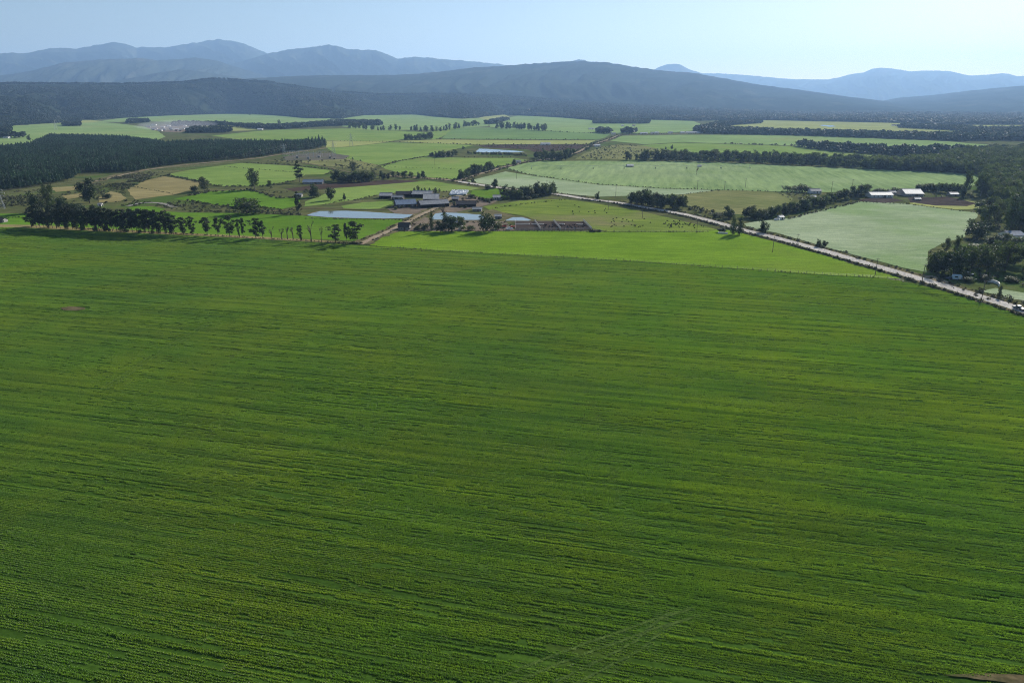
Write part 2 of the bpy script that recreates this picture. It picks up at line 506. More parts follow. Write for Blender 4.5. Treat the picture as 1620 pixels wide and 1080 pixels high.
C_, S_ = math.cos(PITCH), math.sin(PITCH)
def crest_dir(px, py):
    dx, dy = (px - 810) / 1080, (540 - py) / 1080
    x, y, z = dx, C_ + dy * S_, -S_ + dy * C_
    h = math.hypot(x, y)
    return math.atan2(x, y), z / h            # azimuth, slope above the eye level
def range_mesh(name, crest, r_crest, r_base, r_back, mat, spur=0.25, ncol=360, nrow=46, seed=1, freq=9.0, power=1.25, fray=0.0):
    """a mountain range: crest given as photo points at distance r_crest, foot at r_base (number or list of photo points)"""
    ca = np.array([crest_dir(*p) for p in crest])
    az = np.linspace(ca[0, 0], ca[-1, 0], ncol)
    sl = np.interp(az, ca[:, 0], ca[:, 1])
    k = np.array([1, 4, 6, 4, 1]) / 16.0
    ss = np.convolve(np.pad(sl, 2, 'edge'), k, 'valid'); sl = 0.7 * sl + 0.3 * ss
    hc = np.maximum(CAM_H + sl * r_crest, 3.0)
    hc = hc * (1 + 0.03 * (fbm(az * 160, az * 0 + seed, 3, seed) - 0.5))
    if isinstance(r_base, (int, float)):
        rb = np.full(ncol, float(r_base))
    else:
        g = [at(*p) for p in r_base]
        ga = np.array([math.atan2(p.x, p.y) for p in g]); gr = np.array([math.hypot(p.x, p.y) for p in g])
        rb = np.interp(az, ga, gr)
    if fray:
        rb = rb * (1 + fray * (fbm(az * 120, az * 0, 3, seed + 5) - 0.5))
    nb = nrow // 4
    V = np.zeros((nrow + nb, ncol, 3))
    for i in range(nrow + nb):
        if i < nrow:
            t = i / (nrow - 1)
            r = rb + (r_crest - rb) * t
            env = t ** power
            n = fbm(az * freq * 6 + 0.9 * np.sin(t * 5 + seed), r / r_crest * 7 + az * 0, 5, seed)
            rid = 1 - np.abs(2 * n - 1)
            z = hc * (env + spur * 4 * t * (1 - t) * (rid - 0.62) * 0.9)
            z = np.minimum(z, hc * (0.12 + 0.88 * t ** 0.8))
        else:
            t = (i - nrow + 1) / nb
            r = r_crest + (r_back - r_crest) * t + az * 0
            z = hc * (1 - t) ** 1.3 - 2.0 * t
        if i == 0: z = z * 0 - 1.0
        V[i, :, 0], V[i, :, 1], V[i, :, 2] = np.sin(az) * r, np.cos(az) * r, z
    idx = np.arange((nrow + nb) * ncol).reshape(nrow + nb, ncol)
    f = np.stack([idx[:-1, :-1], idx[:-1, 1:], idx[1:, 1:], idx[1:, :-1]], -1).reshape(-1, 4)
    o = link(name, tri_mesh(name, V.reshape(-1, 3), f, mat, True))
    tag(o, kind='structure')
    return o, V[:nrow]

FOOT = [(-1100, 204), (-600, 200), (-260, 201), (0, 200.5), (63, 196.5), (103, 190), (150, 190), (192, 187), (230, 185), (270, 183), (320, 181.5), (370, 180), (403, 180.5), (453, 184), (487, 187.5), (523, 187.5),
        (540, 188), (577, 182.5), (657, 181.5), (690, 185), (732, 188), (757, 186), (798, 181.5), (820, 183), (877, 185.5), (940, 190.5), (1027, 189.5),
        (1080, 191), (1098, 191.5), (1127, 191), (1205, 190), (1297, 192), (1350, 193), (1457, 195.5), (1500, 197.5), (1620, 197.5), (1900, 198), (2700, 199)]
foothill, FOOTV = range_mesh("foothill", [(-1100, 141), (-800, 136), (-500, 138), (-260, 134), (0, 133), (100, 133), (180, 134), (240, 133), (290, 131), (320, 127), (350, 125.5), (420, 130), (480, 139), (540, 146), (600, 150), (720, 149),
    (800, 153), (900, 160), (1000, 166), (1100, 171), (1200, 175), (1350, 181), (1450, 183), (1540, 182), (1620, 180), (1900, 178), (2300, 172), (2700, 175)], 5600, FOOT, 6400, M['forest_floor'], 0.32, 860, 60, 3, 8.0, 1.1)
range_mesh("ridge", [(300, 128), (340, 127), (400, 124), (460, 121), (500, 119), (600, 119), (650, 118), (700, 113), (750, 107), (800, 104), (870, 99), (915, 97), (960, 99), (990, 104), (1040, 111),
    (1100, 116), (1150, 125), (1200, 134), (1270, 143), (1340, 153), (1400, 160), (1440, 166), (1475, 175), (1500, 183)], 8200, 5300, 9300, M['forest_floor'], 0.26, 400, 60, 12, 5.0, 1.0)
range_mesh("hillside", [(1360, 166), (1390, 161), (1420, 155), (1480, 150), (1540, 143), (1580, 139), (1620, 136), (1760, 130), (1900, 131), (2200, 122), (2700, 126)], 9800, 6000, 11000, M['forest_floor'], 0.26, 280, 46, 23, 6.0)
range_mesh("mountain", [(160, 134), (200, 125), (250, 115), (285, 110), (325, 114), (375, 122), (410, 131)], 10000, 8200, 11000, M['mountain'], 0.4, 140, 40, 31, 8.0)
range_mesh("mountain", [(-1100, 124), (-700, 114), (-450, 120), (-260, 126), (-100, 124), (0, 120), (50, 112), (100, 99), (150, 95), (225, 92), (250, 96), (310, 91), (345, 97), (400, 114), (440, 128)], 12200, 9000, 13300, M['mountain'], 0.45, 460, 50, 37, 7.0)
range_mesh("mountain", [(300, 121), (340, 106), (380, 98), (425, 84.5), (460, 78), (490, 75), (520, 70), (550, 78), (595, 79.5), (630, 93), (660, 90), (720, 95), (790, 101.5), (850, 112), (900, 122)], 14500, 10500, 16000, M['mountain'], 0.5, 320, 56, 41, 6.0)
range_mesh("mountain", [(-1100, 92), (-850, 78), (-600, 86), (-420, 76), (-260, 90), (-100, 82), (0, 84), (40, 84), (80, 76), (120, 77.5), (150, 72), (183, 66), (215, 75), (260, 75), (300, 69), (345, 62), (385, 68), (420, 84), (470, 100), (540, 120)], 17500, 12500, 19000, M['mountain'], 0.5, 560, 56, 47, 6.0)
range_mesh("mountain", [(860, 120), (900, 97.5), (915, 94.5), (925, 96), (960, 110), (985, 125)], 12500, 10500, 13500, M['mountain'], 0.3, 80, 30, 53)
range_mesh("mountain", [(985, 128), (1030, 112), (1045, 105), (1060, 101), (1075, 102.5), (1090, 110), (1115, 117.5), (1160, 132)], 16500, 13500, 18000, M['mountain'], 0.4, 110, 40, 59)
range_mesh("mountain", [(1060, 124), (1100, 118.5), (1120, 116), (1160, 117.5), (1210, 121.5), (1235, 124), (1260, 125.5), (1310, 126), (1325, 123), (1340, 119), (1352, 117), (1365, 115.5), (1374, 111.5), (1381, 108.8), (1395, 107.8), (1410, 108.5),
    (1440, 113), (1470, 111.5), (1500, 112.5), (1518, 116), (1535, 120), (1548, 119.5), (1560, 118.5), (1585, 116), (1596, 117), (1610, 121), (1640, 119), (1700, 112), (1800, 114), (1900, 116), (2200, 104), (2450, 112), (2700, 108)], 18500, 13500, 20500, M['mountain'], 0.6, 620, 56, 61, 9.0)

# ================================================================== HAZE (air between here and the ranges)
hm, ht, ho = new_mat("haze_air")
pv = N(ht, "ShaderNodeVolumePrincipled")
pv.inputs["Color"].default_value = (0.345, 0.585, 1.0, 1)
pv.inputs["Absorption Color"].default_value = (0.05, 0.05, 0.05, 1)
pv.inputs["Density"].default_value = 6.6e-5
pv.inputs["Anisotropy"].default_value = 0.25
ht.links.new(pv.outputs[0], ho.inputs["Volume"])
hz = MB(); hz.box((0, 12500, 893), (70000, 31000, 1794)); tag(hz.obj("haze", hm), kind='stuff')
# ================================================================== FIELDS (photo pixels laid on the ground)
F = {}
F['front'] = [(-30, 359), (20, 359.5), (100, 364), (200, 368.5), (300, 373), (400, 378), (513, 384.5), (570, 388.5), (600, 391), (700, 397.5), (800, 403), (900, 408), (1000, 414), (1100, 421), (1200, 428), (1300, 435), (1400, 441), (1450, 450), (1500, 463), (1560, 480), (1640, 500)]
front_poly = [at(*p) for p in F['front']] + [Vector((330, 60, 0)), Vector((330, -260, 0)), Vector((-420, -260, 0)), Vector((-420, 60, 0)), Vector((-600, 300, 0))]
LAYER[0] = 0.006
sheet("crop_field", front_poly, M['soil'], LAYER[0])
def fl(name, mat, px, **kw): return field(name, px, M[mat], **kw)
# far to near
fl("pasture", 'green2', [(0, 200), (63, 196), (160, 193), (200, 197), (230, 201), (250, 208), (262, 216), (250, 222), (160, 214), (80, 213), (48, 226), (-40, 234), (-40, 200)])
fl("pasture", 'yellow', [(66, 191), (100, 188.5), (140, 189.5), (170, 193), (120, 195), (70, 194)])
fl("pasture", 'green2', [(40, 184.5), (60, 182), (58, 186), (44, 186.5)])
fl("pasture", 'green2', [(150, 193), (192, 187), (230, 185), (270, 183), (320, 181.5), (370, 180), (403, 180.5), (453, 184), (487, 187.5), (523, 187.5), (521, 192), (480, 196), (463, 200), (420, 199.5), (357, 196), (300, 194), (230, 192), (190, 193)])
fl("dirt_clearing", 'yard', [(232, 202), (262, 197), (298, 198), (300, 205), (285, 210), (262, 209), (244, 206)])
fl("pasture", 'yellow', [(300, 200), (345, 197), (420, 201), (412, 206), (350, 208), (306, 205)])
fl("pasture", 'green2', [(540, 188), (577, 182.5), (657, 181.5), (690, 185), (732, 188), (757, 187), (775, 192), (772, 200), (737, 202), (700, 205), (607, 206), (560, 203), (540, 200)])
fl("pasture", 'green', [(335, 215), (403, 208), (437, 205.5), (520, 204), (560, 203), (607, 206), (677, 209), (700, 206), (717, 201.5), (735, 201.5), (700, 216), (690, 220.5), (637, 220.5), (617, 224), (540, 222.5), (500, 222), (400, 224)])
fl("pasture", 'yellow', [(757, 187), (765, 184.5), (798, 181.5), (808, 186), (790, 189), (775, 190.5)])
fl("pasture", 'green2', [(806, 186), (820, 183), (877, 185.5), (940, 190.5), (937, 195.5), (1028, 195.5), (1030, 190), (1080, 191), (1098, 192), (1112, 198), (1105, 206), (1060, 210), (990, 211), (965, 211.5), (910, 209.5), (868, 207), (810, 205), (775, 201), (775, 192)])
fl("pasture", 'yellow', [(515, 223), (540, 222.5), (617, 224.5), (580, 229), (540, 233), (516, 233)])
fl("crop_field", 'deep', [(698, 219.5), (715, 205), (737, 202), (773, 202), (810, 205), (877, 208), (940, 211), (965, 212.5), (957, 218), (943, 221), (810, 220.3)])
fl("pasture", 'yellow', [(623, 223.5), (690, 221), (810, 222), (942, 222.5), (930, 227.8), (810, 228.3), (757, 229), (690, 227)])
fl("pasture", 'green', [(516, 233), (540, 233.5), (580, 229.5), (617, 225.5), (700, 227.5), (750, 230), (715, 237), (673, 247), (632, 254), (600, 261), (560, 259), (545, 252), (553, 247), (530, 243)])
fl("pasture", 'olive', [(428, 254.5), (470, 255), (550, 251), (600, 261), (585, 270), (530, 264), (480, 258.5)])
fl("pasture", 'green2', [(965, 223), (985, 215), (1080, 213.5), (1200, 213.5), (1300, 216), (1420, 220), (1500, 224), (1572, 230), (1584, 234), (1578, 243), (1450, 243), (1330, 238), (1250, 230.5), (1150, 227.5), (1080, 225), (1020, 228.5)])
fl("pasture", 'green', [(1000, 231), (1022, 229.5), (1080, 226), (1150, 228.3), (1250, 231.5), (1310, 239), (1425, 248), (1410, 264), (1340, 262), (1180, 255), (1113, 249), (1080, 239), (1030, 236)])
fl("pasture", 'yellow', [(1150, 200), (1205, 190.5), (1297, 192.5), (1457, 195.7), (1500, 198), (1720, 198.3), (1720, 204), (1545, 210), (1500, 208), (1475, 211), (1480, 215), (1380, 215), (1300, 213), (1210, 209), (1160, 206)])
fl("pasture", 'yellow', [(1470, 210), (1500, 208), (1528, 215), (1490, 217)])
fl("pasture", 'yellow', [(1580, 219), (1640, 212), (1700, 214), (1640, 220)])
fl("crop_field", 'pale', [(803, 267), (812, 261), (840, 255.5), (930, 254.5), (1100, 256), (1160, 258), (1250, 262.5), (1400, 269), (1500, 273), (1575, 277), (1575, 284), (1530, 296), (1445, 303), (1300, 304), (1228, 303.5), (1138, 300.5), (1053, 298.5), (946, 292), (840, 277.5)])
fl("crop_field", 'frost', [(739, 287), (800, 271.5), (840, 278), (946, 292.5), (1053, 299), (1134, 301), (1076, 308), (993, 310), (946, 311.5), (887, 306), (845, 300.5), (764, 292)])
fl("pasture", 'olive', [(1076, 308), (1134, 301.5), (1180, 301.5), (1240, 306), (1255, 314), (1249, 322), (1174, 340), (1132, 336), (1083, 326)])
fl("pasture", 'green', [(602, 263), (632, 255), (673, 248.5), (735, 250), (811, 250), (838, 253.5), (805, 262), (765, 272), (745, 278), (722, 284), (680, 281), (650, 277), (610, 268)])
fl("pasture", 'green', [(264, 276), (300, 269), (381, 258), (455, 262), (528, 270), (513, 276), (483, 276.5), (462, 286), (417, 294), (349, 295), (300, 285)])
fl("pasture", 'green', [(530, 298), (560, 296), (620, 291), (677, 286), (762, 298), (743, 301.5), (651, 303.5), (598, 308.5), (560, 316.5), (513, 323.5), (481, 327), (483, 319), (510, 309)])
fl("pasture", 'lush2', [(747, 301.5), (790, 298), (818, 304), (812, 312), (770, 315), (745, 309)])
fl("pasture", 'green', [(540, 326), (575, 320), (620, 318.5), (622, 322), (600, 330.5), (545, 331.5)])
fl("ploughed_strip", 'plough', [(450, 299), (520, 290), (620, 285), (662, 286), (662, 287.5), (620, 291), (530, 297.5), (465, 303)])
fl("pasture", 'lush2', [(275, 315), (300, 309.5), (332, 303), (394, 300.5), (415, 306), (438, 313), (477, 313.5), (470, 325.5), (445, 331), (415, 327.5), (368, 328), (325, 321)])
fl("dry_field", 'tan', [(201, 300), (228, 286), (260, 279), (319, 288), (311, 298), (275, 308), (213, 316)])
fl("dry_field", 'tan', [(80, 297), (128, 294), (130, 300), (88, 304)])
fl("dry_field", 'tan', [(98, 310), (128, 306), (132, 311), (104, 316)])
fl("dry_field", 'tan', [(156, 312), (175, 303), (190, 306), (200, 314), (190, 319), (156, 321)])
fl("pasture", 'lush2', [(198, 331), (212, 327), (245, 327), (262, 331), (250, 335), (215, 335)])
fl("pasture", 'lush2', [(-40, 338.5), (50, 338), (150, 336), (215, 333), (300, 336.5), (400, 338), (485, 342), (560, 346.3), (650, 347.5), (577, 382), (520, 379.5), (400, 375), (300, 371), (150, 364), (50, 359), (-40, 357)])
fl("grass_strip", 'tan', [(-40, 354.5), (50, 356), (150, 361), (290, 368.5), (410, 374.5), (505, 380), (550, 384), (545, 386), (505, 383), (400, 377.4), (300, 372.4), (150, 366), (50, 360.6), (-40, 358.6)])
fl("pasture", 'cattle', [(764, 327), (824, 317.5), (879, 315.5), (889, 315), (929, 320), (1010, 333.5), (1070, 347.5), (1135, 363.5), (1122, 367), (961, 366.5), (935, 361), (925, 351.5), (850, 349.5), (830, 342), (800, 337), (780, 335)])
fl("pasture", 'lush', [(585, 388.5), (600, 379), (618, 367), (660, 366), (879, 366), (961, 367.2), (1110, 367.2), (1140, 363), (1160, 365.5), (1200, 376), (1300, 403), (1400, 432), (1425, 441), (1390, 440), (1300, 434.5), (1200, 427.5), (1100, 420.5), (1000, 413.5), (900, 407.5), (800, 402.5), (700, 397), (620, 391.5)])
fl("crop_field", 'frost', [(1177, 354), (1200, 350), (1245, 346), (1310, 330), (1357, 319), (1395, 320), (1436, 323), (1513, 333), (1549, 337), (1545, 345), (1530, 362), (1526, 375), (1487, 387), (1469, 397), (1466, 431), (1430, 424), (1300, 389.5), (1230, 369), (1182, 359.5)])
fl("pasture", 'yellow', [(1430, 321.5), (1530, 318), (1560, 323), (1556, 331), (1513, 332), (1470, 327)])
fl("dirt_pen", 'mud', [(1436, 312.5), (1500, 311.5), (1546, 322), (1530, 326.5), (1480, 325.5), (1440, 320)])
fl("dirt_pen", 'mud', [(1357, 316), (1380, 313), (1410, 313), (1430, 318), (1400, 321.5), (1362, 319)])
fl("pasture", 'frost', [(1552, 461), (1575, 456), (1660, 470), (1660, 480), (1600, 473)])
fl("gravel_yard", 'sub', [(447, 249), (470, 244), (520, 242), (553, 246.5), (545, 252), (490, 254), (452, 253.5)])
fl("farmyard", 'yard', [(612, 331), (625, 324), (665, 319), (700, 313), (745, 309), (765, 314), (790, 316), (780, 322), (745, 331), (720, 336), (660, 341), (628, 339.5)])
fl("farmyard", 'yard', [(640, 366), (650, 352), (663, 341), (690, 349), (760, 349.5), (800, 351), (815, 364.5), (780, 366)])
fl("bare_bank", 'verge', [(762, 335), (780, 331.5), (812, 341), (850, 348), (925, 351), (918, 352.5), (800, 351.5), (762, 343)])
fl("scrub_clearing", 'olive', [(910, 252), (925, 243), (950, 233), (975, 229), (1020, 231), (1060, 240), (1075, 250), (1000, 253)])
fl("dark_bank", 'plough', [(757, 230.5), (800, 228.8), (860, 228.8), (930, 228.8), (915, 236), (868, 240), (846, 241), (835, 236.5), (765, 233.5)])
# bare patches and a dirt corner in the crop
for px in ([(96, 487), (112, 485), (134, 486.5), (135, 490), (118, 492), (100, 490.5)], [(1490, 1068), (1550, 1065), (1620, 1068), (1660, 1076), (1640, 1086), (1560, 1076)]):
    fl("bare_soil", 'bare', px)
# wet patches
# ================================================================== WATER
def pond(px, z=0.05):
    pts = [at(*p) for p in px]
    m = mpp(pts[0])
    pts = wobble(pts, 6 * m, 0.35 * m, 3)
    LAYER[0] += 0.003
    cx = sum((p for p in pts), Vector()) / len(pts)
    bank = [p + (p - cx).normalized() * (1.6 + 1.2 * random.random()) for p in pts]
    sheet("pond_bank", bank, M['verge'], LAYER[0])
    LAYER[0] += 0.003
    return sheet("pond", pts, M['water'], LAYER[0])
pond([(485, 341), (494, 337.5), (506, 334.4), (548, 333.8), (585, 335.6), (613, 337.6), (640, 339.2), (658, 340.2), (661, 345.5), (610, 346), (560, 345.3), (520, 344)])
pond([(682, 347.5), (688, 338.5), (700, 336.5), (722, 337.2), (761, 340), (766, 344), (760, 348.2), (735, 348.3)])
pond([(799, 349.3), (811, 344.2), (826, 344), (840, 348.2), (836, 349.6)])
pond([(752, 240.5), (758, 235.5), (768, 235.8), (800, 237.8), (830, 239.8), (822, 241.2), (770, 241.5)])
pond([(1297, 198.8), (1301, 197.8), (1316, 198.6), (1323, 200.2), (1312, 200.9)])

# ================================================================== ROADS
def px_line(px): return [at(*p) for p in px]
ROAD = px_line([(724, 287), (764, 293.5), (824, 301.5), (887, 308.5), (923, 314.3), (946, 317.3), (976, 320.7), (1023, 329), (1076, 338.3), (1105, 345), (1149, 356.5), (1177, 364.5), (1217, 374), (1262, 386), (1313, 400), (1338, 407.5), (1421, 431.5), (1501, 455), (1560, 473), (1620, 492), (1700, 519)])
ribbon("road_verge", ROAD, 14, M['verge'], 0.245, wob=0.25)
ribbon("gravel_road", ROAD, 7.0, M['road'], 0.265, wob=0.06)
R2 = px_line([(724, 287), (745, 279), (765, 273.5), (800, 264), (835, 256), (865, 252.5), (893, 248), (914, 241), (930, 233), (948, 226), (968, 219), (985, 213.5), (1040, 212.5), (1110, 211.5)])
ribbon("road_verge", R2, 14, M['verge'], 0.243, wob=0.3)
ribbon("gravel_road", R2, 4.6, M['track'], 0.262, wob=0.1)
R3 = px_line([(724, 287.2), (700, 284), (660, 281.5), (625, 279), (600, 277)])
ribbon("road_verge", R3, 12, M['verge'], 0.242, wob=0.3)
ribbon("dirt_track", R3, 5.0, M['track'], 0.255, wob=0.2)
R4 = px_line([(570, 387), (590, 377), (620, 364), (640, 354), (662, 342), (680, 334), (700, 324), (716, 313), (740, 308)])
ribbon("road_verge", R4, 12, M['verge'], 0.241, wob=0.3)
ribbon("dirt_track", R4, 4.2, M['track'], 0.254, wob=0.2)
R5 = px_line([(202, 326.5), (212, 324), (225, 321.5), (240, 321), (255, 322), (266, 325), (277, 328.5)])
ribbon("streambed", R5, 4.0, M['river'], 0.253, wob=0.5)
R6 = px_line([(447, 254), (480, 258), (528, 267), (560, 274), (600, 277)])
ribbon("dirt_track", R6, 5.0, M['verge'], 0.246, wob=0.4)
ribbon("dirt_track", px_line([(1466, 437), (1490, 445), (1501, 452)]), 5.0, M['track'], 0.251, wob=0.3)
ribbon("dirt_track", px_line([(410, 335), (450, 333), (485, 330), (545, 331), (612, 332)]), 4.0, M['verge'], 0.246, wob=0.4)
ribbon("dirt_track", px_line([(130, 292), (180, 280), (235, 268), (320, 258), (400, 251), (445, 244), (517, 234)]), 12.0, M['verge'], 0.228, wob=0.8)
ribbon("dirt_track", px_line([(150, 287), (180, 280.5), (235, 268.5), (320, 258.5), (400, 251.5), (445, 244.5), (517, 234.5)]), 3.2, M['track'], 0.232, wob=0.5)
# ================================================================== CROP (blades of the sown field, too many to count)
M['blade'] = None
def blade_mat():
    m, t, o = new_mat("crop_blade")
    geo = N(t, "ShaderNodeNewGeometry")
    pos = geo.outputs["Position"]
    v_row = mapped(t, pos, -ROW_A, (1 / 70.0, 1 / 2.6, 0))
    a = ramp(t, noise_at(t, v_row, 1.0, 4, 0.65), 0.32, 0.68)
    b = ramp(t, noise_at(t, mapped(t, pos, 0, (1, 1, 0)), 1 / 38.0, 5, 0.6), 0.35, 0.65)
    c = mixc(t, a, (0.076, 0.160, 0.028), (0.165, 0.275, 0.036))
    c = mixc(t, b, c, mixc(t, a, (0.105, 0.170, 0.025), (0.210, 0.285, 0.032)))
    far = ramp(t, noise_at(t, mapped(t, pos, 0, (1, 1, 0)), 1 / 120.0, 3, 0.5), 0.4, 0.65)
    c = mixc(t, far, c, mixc(t, 1.0, c, (0.88, 0.92, 1.10), 'MULTIPLY'))
    d = N(t, "ShaderNodeBsdfPrincipled"); d.inputs["Roughness"].default_value = 0.55
    d.inputs["Specular IOR Level"].default_value = 0.3
    tr = N(t, "ShaderNodeBsdfTranslucent")
    t.links.new(c, d.inputs["Base Color"])
    t.links.new(mixc(t, 1.0, c, (1.35, 1.5, 0.6), 'MULTIPLY'), tr.inputs[0])
    mx = N(t, "ShaderNodeMixShader"); mx.inputs[0].default_value = 0.42
    t.links.new(d.outputs[0], mx.inputs[1]); t.links.new(tr.outputs[0], mx.inputs[2])
    t.links.new(mx.outputs[0], o.inputs[0])
    return m
ROW_A = R(167.0)                                # the sown rows run almost across the view
M['blade'] = blade_mat()
def blade_patch(seed, L, W, n):
    """a short piece of sown strip: bent blades, highest along its middle"""
    r = np.random.default_rng(seed)
    v, f = [], []
    for k in range(n):
        x, y = r.uniform(-L / 2, L / 2), r.normal(0, W * 0.24)
        h = r.uniform(0.13, 0.30) * (1 - 0.55 * min(1, abs(y) / (W * 0.6)) ** 2)
        a = r.uniform(0, 6.283); w = r.uniform(0.03, 0.07) * 1.25
        lean = r.uniform(0.04, 0.2); la = r.uniform(0, 6.283)
        dx, dy = math.cos(a) * w, math.sin(a) * w
        b = len(v)
        mx_, my_ = x + lean * 0.35 * math.cos(la), y + lean * 0.35 * math.sin(la)
        v += [(x - dx, y - dy, 0), (x + dx, y + dy, 0), (mx_ + dx * 0.8, my_ + dy * 0.8, h * 0.65), (mx_ - dx * 0.8, my_ - dy * 0.8, h * 0.65), (x + lean * math.cos(la), y + lean * math.sin(la), h)]
        f += [(b, b + 1, b + 2), (b, b + 2, b + 3), (b + 3, b + 2, b + 4)]
    return tri_mesh("crop_strip_piece", v, f, M['blade'])
def build_crop():
    protos = proto_collection("crop_pieces", [blade_patch(100 + k, 3.0, 0.52, 130) for k in range(6)])
    ca, sa = math.cos(ROW_A), math.sin(ROW_A)
    # strips in field coordinates: u along the rows, v across
    u = np.arange(-760, 760, 2.3); v = np.arange(-420, 520, 0.50)
    U, V = np.meshgrid(u, v)
    U = U + rng.uniform(-0.6, 0.6, U.shape); V = V + rng.uniform(-0.07, 0.07, V.shape)
    x, y = (U * ca - V * sa).ravel(), (U * sa + V * ca).ravel()
    U, V = U.ravel(), V.ravel()
    k = in_poly(x, y, front_poly)
    # only what the camera, or one a few steps aside, could see
    dep = y * C_ + CAM_H * S_
    k &= (dep > 50) & (np.abs(x) < dep * 0.77 + 32) & (y > 44)
    x, y, U, V = x[k], y[k], U[k], V[k]
    s1 = fbm(U / 60, V / 1.1, 4, 3)             # streaks of thin and thick stand
    s2 = fbm(U / 120, V / 4.0, 3, 9)
    s3 = fbm(x / 45, y / 45, 3, 15)
    s4 = fbm(U / 150, V / 1.1, 3, 31)            # long thin gaps between the drill passes
    h = np.clip(0.40 + 2.0 * (s1 - 0.38) + 0.8 * (s2 - 0.5) + 0.5 * (s3 - 0.5), 0.22, 1.5)
    gap = (np.abs(s4 - 0.60) < 0.022 + 0.05 * (s2 - 0.5)) | (np.abs(s4 - 0.42) < 0.015 + 0.05 * (s3 - 0.5)) | (np.abs(s4 - 0.52) < 0.006)
    keep = ~gap | (rng.random(h.size) < 0.25)
    h = np.where(gap, 0.22, h)
    # wheel tracks lie pressed down; nothing stands on the bare places
    pressed = np.zeros(h.size, bool)
    for Q in TRACK_LINES + [px_line([(915, 560), (925, 600), (942, 650), (958, 700), (972, 750), (985, 800), (1000, 850), (1015, 900), (1032, 950), (1045, 1000), (1040, 1040), (1030, 1085)])]:
        for a, b in zip(Q, Q[1:]):
            d = b - a; L2 = d.x * d.x + d.y * d.y + 1e-9
            tt = np.clip(((x - a.x) * d.x + (y - a.y) * d.y) / L2, 0, 1)
            pressed |= (x - a.x - tt * d.x) ** 2 + (y - a.y - tt * d.y) ** 2 < 0.8 ** 2
    h = np.where(pressed, 0.12, h)
    for c, ra, rb in BARE:
        keep &= ((x - c.x) / ra) ** 2 + ((y - c.y) / rb) ** 2 > 1 + 0.5 * (fbm(x, y, 2, 4) - 0.5)
    x, y, h = x[keep], y[keep], h[keep]
    n = len(x)
    pts = np.stack([x, y, np.full(n, 0.008)], 1)
    rot = ROW_A + np.where(rng.random(n) < 0.5, 0, math.pi) + rng.normal(0, 0.025, n)
    wd = np.clip(0.75 + 0.35 * h, 0.7, 1.25)
    scatter("crop_rows", pts, protos, np.stack([np.ones(n), wd, 0.42 + 0.62 * h], 1), rot, label="dense green crop sown in long rows across the big near field")
    print("crop pieces", n)
TRACKS = [(px_line([(165, 615), (200, 592), (250, 558), (300, 530), (328, 513), (338, 510)]), 0.9),
          (px_line([(790, 1080), (850, 1055), (920, 1028), (985, 1005), (1040, 985), (1090, 972)]), 0.9),
          (px_line([(885, 1085), (950, 1052), (1010, 1020), (1050, 985), (1100, 968)]), 0.9),
          (px_line([(0, 535), (40, 517), (80, 500), (100, 489)]), 0.9),
          (px_line([(1370, 443), (1420, 453), (1460, 463), (1490, 471), (1519, 481)]), 0.9),
          (px_line([(1455, 458), (1490, 475), (1521, 486)]), 0.9),
          (px_line([(1205, 470), (1212, 466), (1220, 463)]), 0.9)]
BARE = [(at(116, 488), 6.5, 3.2), (at(1575, 1074), 8.0, 0.9)]
M['track_grass'] = field_mat("pressed_crop", (0.12, 0.20, 0.04), (0.18, 0.26, 0.06), None, row=1, stretch=2, big=3, seed=51)
TRACK_LINES = []
for line, w in TRACKS:
    P = smooth_line(line, 3)
    for off in (-1.0, 1.0):
        Q = []
        for i, p in enumerate(P):
            d = (P[min(i + 1, len(P) - 1)] - P[max(i - 1, 0)]).normalized()
            Q.append(p + Vector((-d.y, d.x, 0)) * off * w)
        TRACK_LINES.append(Q)
def pressed_patch(seed):
    r = np.random.default_rng(seed); v, f = [], []
    for k in range(26):
        x, y = r.uniform(-.4, .4), r.normal(0, .11); a = r.normal(0, .5); L = r.uniform(.12, .3); w = r.uniform(.03, .06); z = r.uniform(.05, .16)
        b = len(v); c_, s_ = math.cos(a), math.sin(a)
        v += [(x - s_ * w, y + c_ * w, z * .4), (x + s_ * w, y - c_ * w, z * .4), (x + c_ * L, y + s_ * L, z)]; f.append((b, b + 1, b + 2))
    return tri_mesh("pressed_piece", v, f, M['track_grass'])
def build_tracks():
    pc = proto_collection("pressed_pieces", [pressed_patch(900 + k) for k in range(4)])
    P, A = [], []
    for Q in TRACK_LINES:
        for a, b in zip(Q, Q[1:]):
            ang = math.atan2(b.y - a.y, b.x - a.x)
            for p in line_points([a, b], 0.33):
                if random.random() < .8: P.append((p.x + random.gauss(0, .04), p.y + random.gauss(0, .04), .03)); A.append(ang + random.gauss(0, .1))
    scatter("wheel_tracks", P, pc, np.ones((len(P), 3)), np.array(A), label="pale wheel tracks pressed into the green crop")
build_tracks()
build_crop()

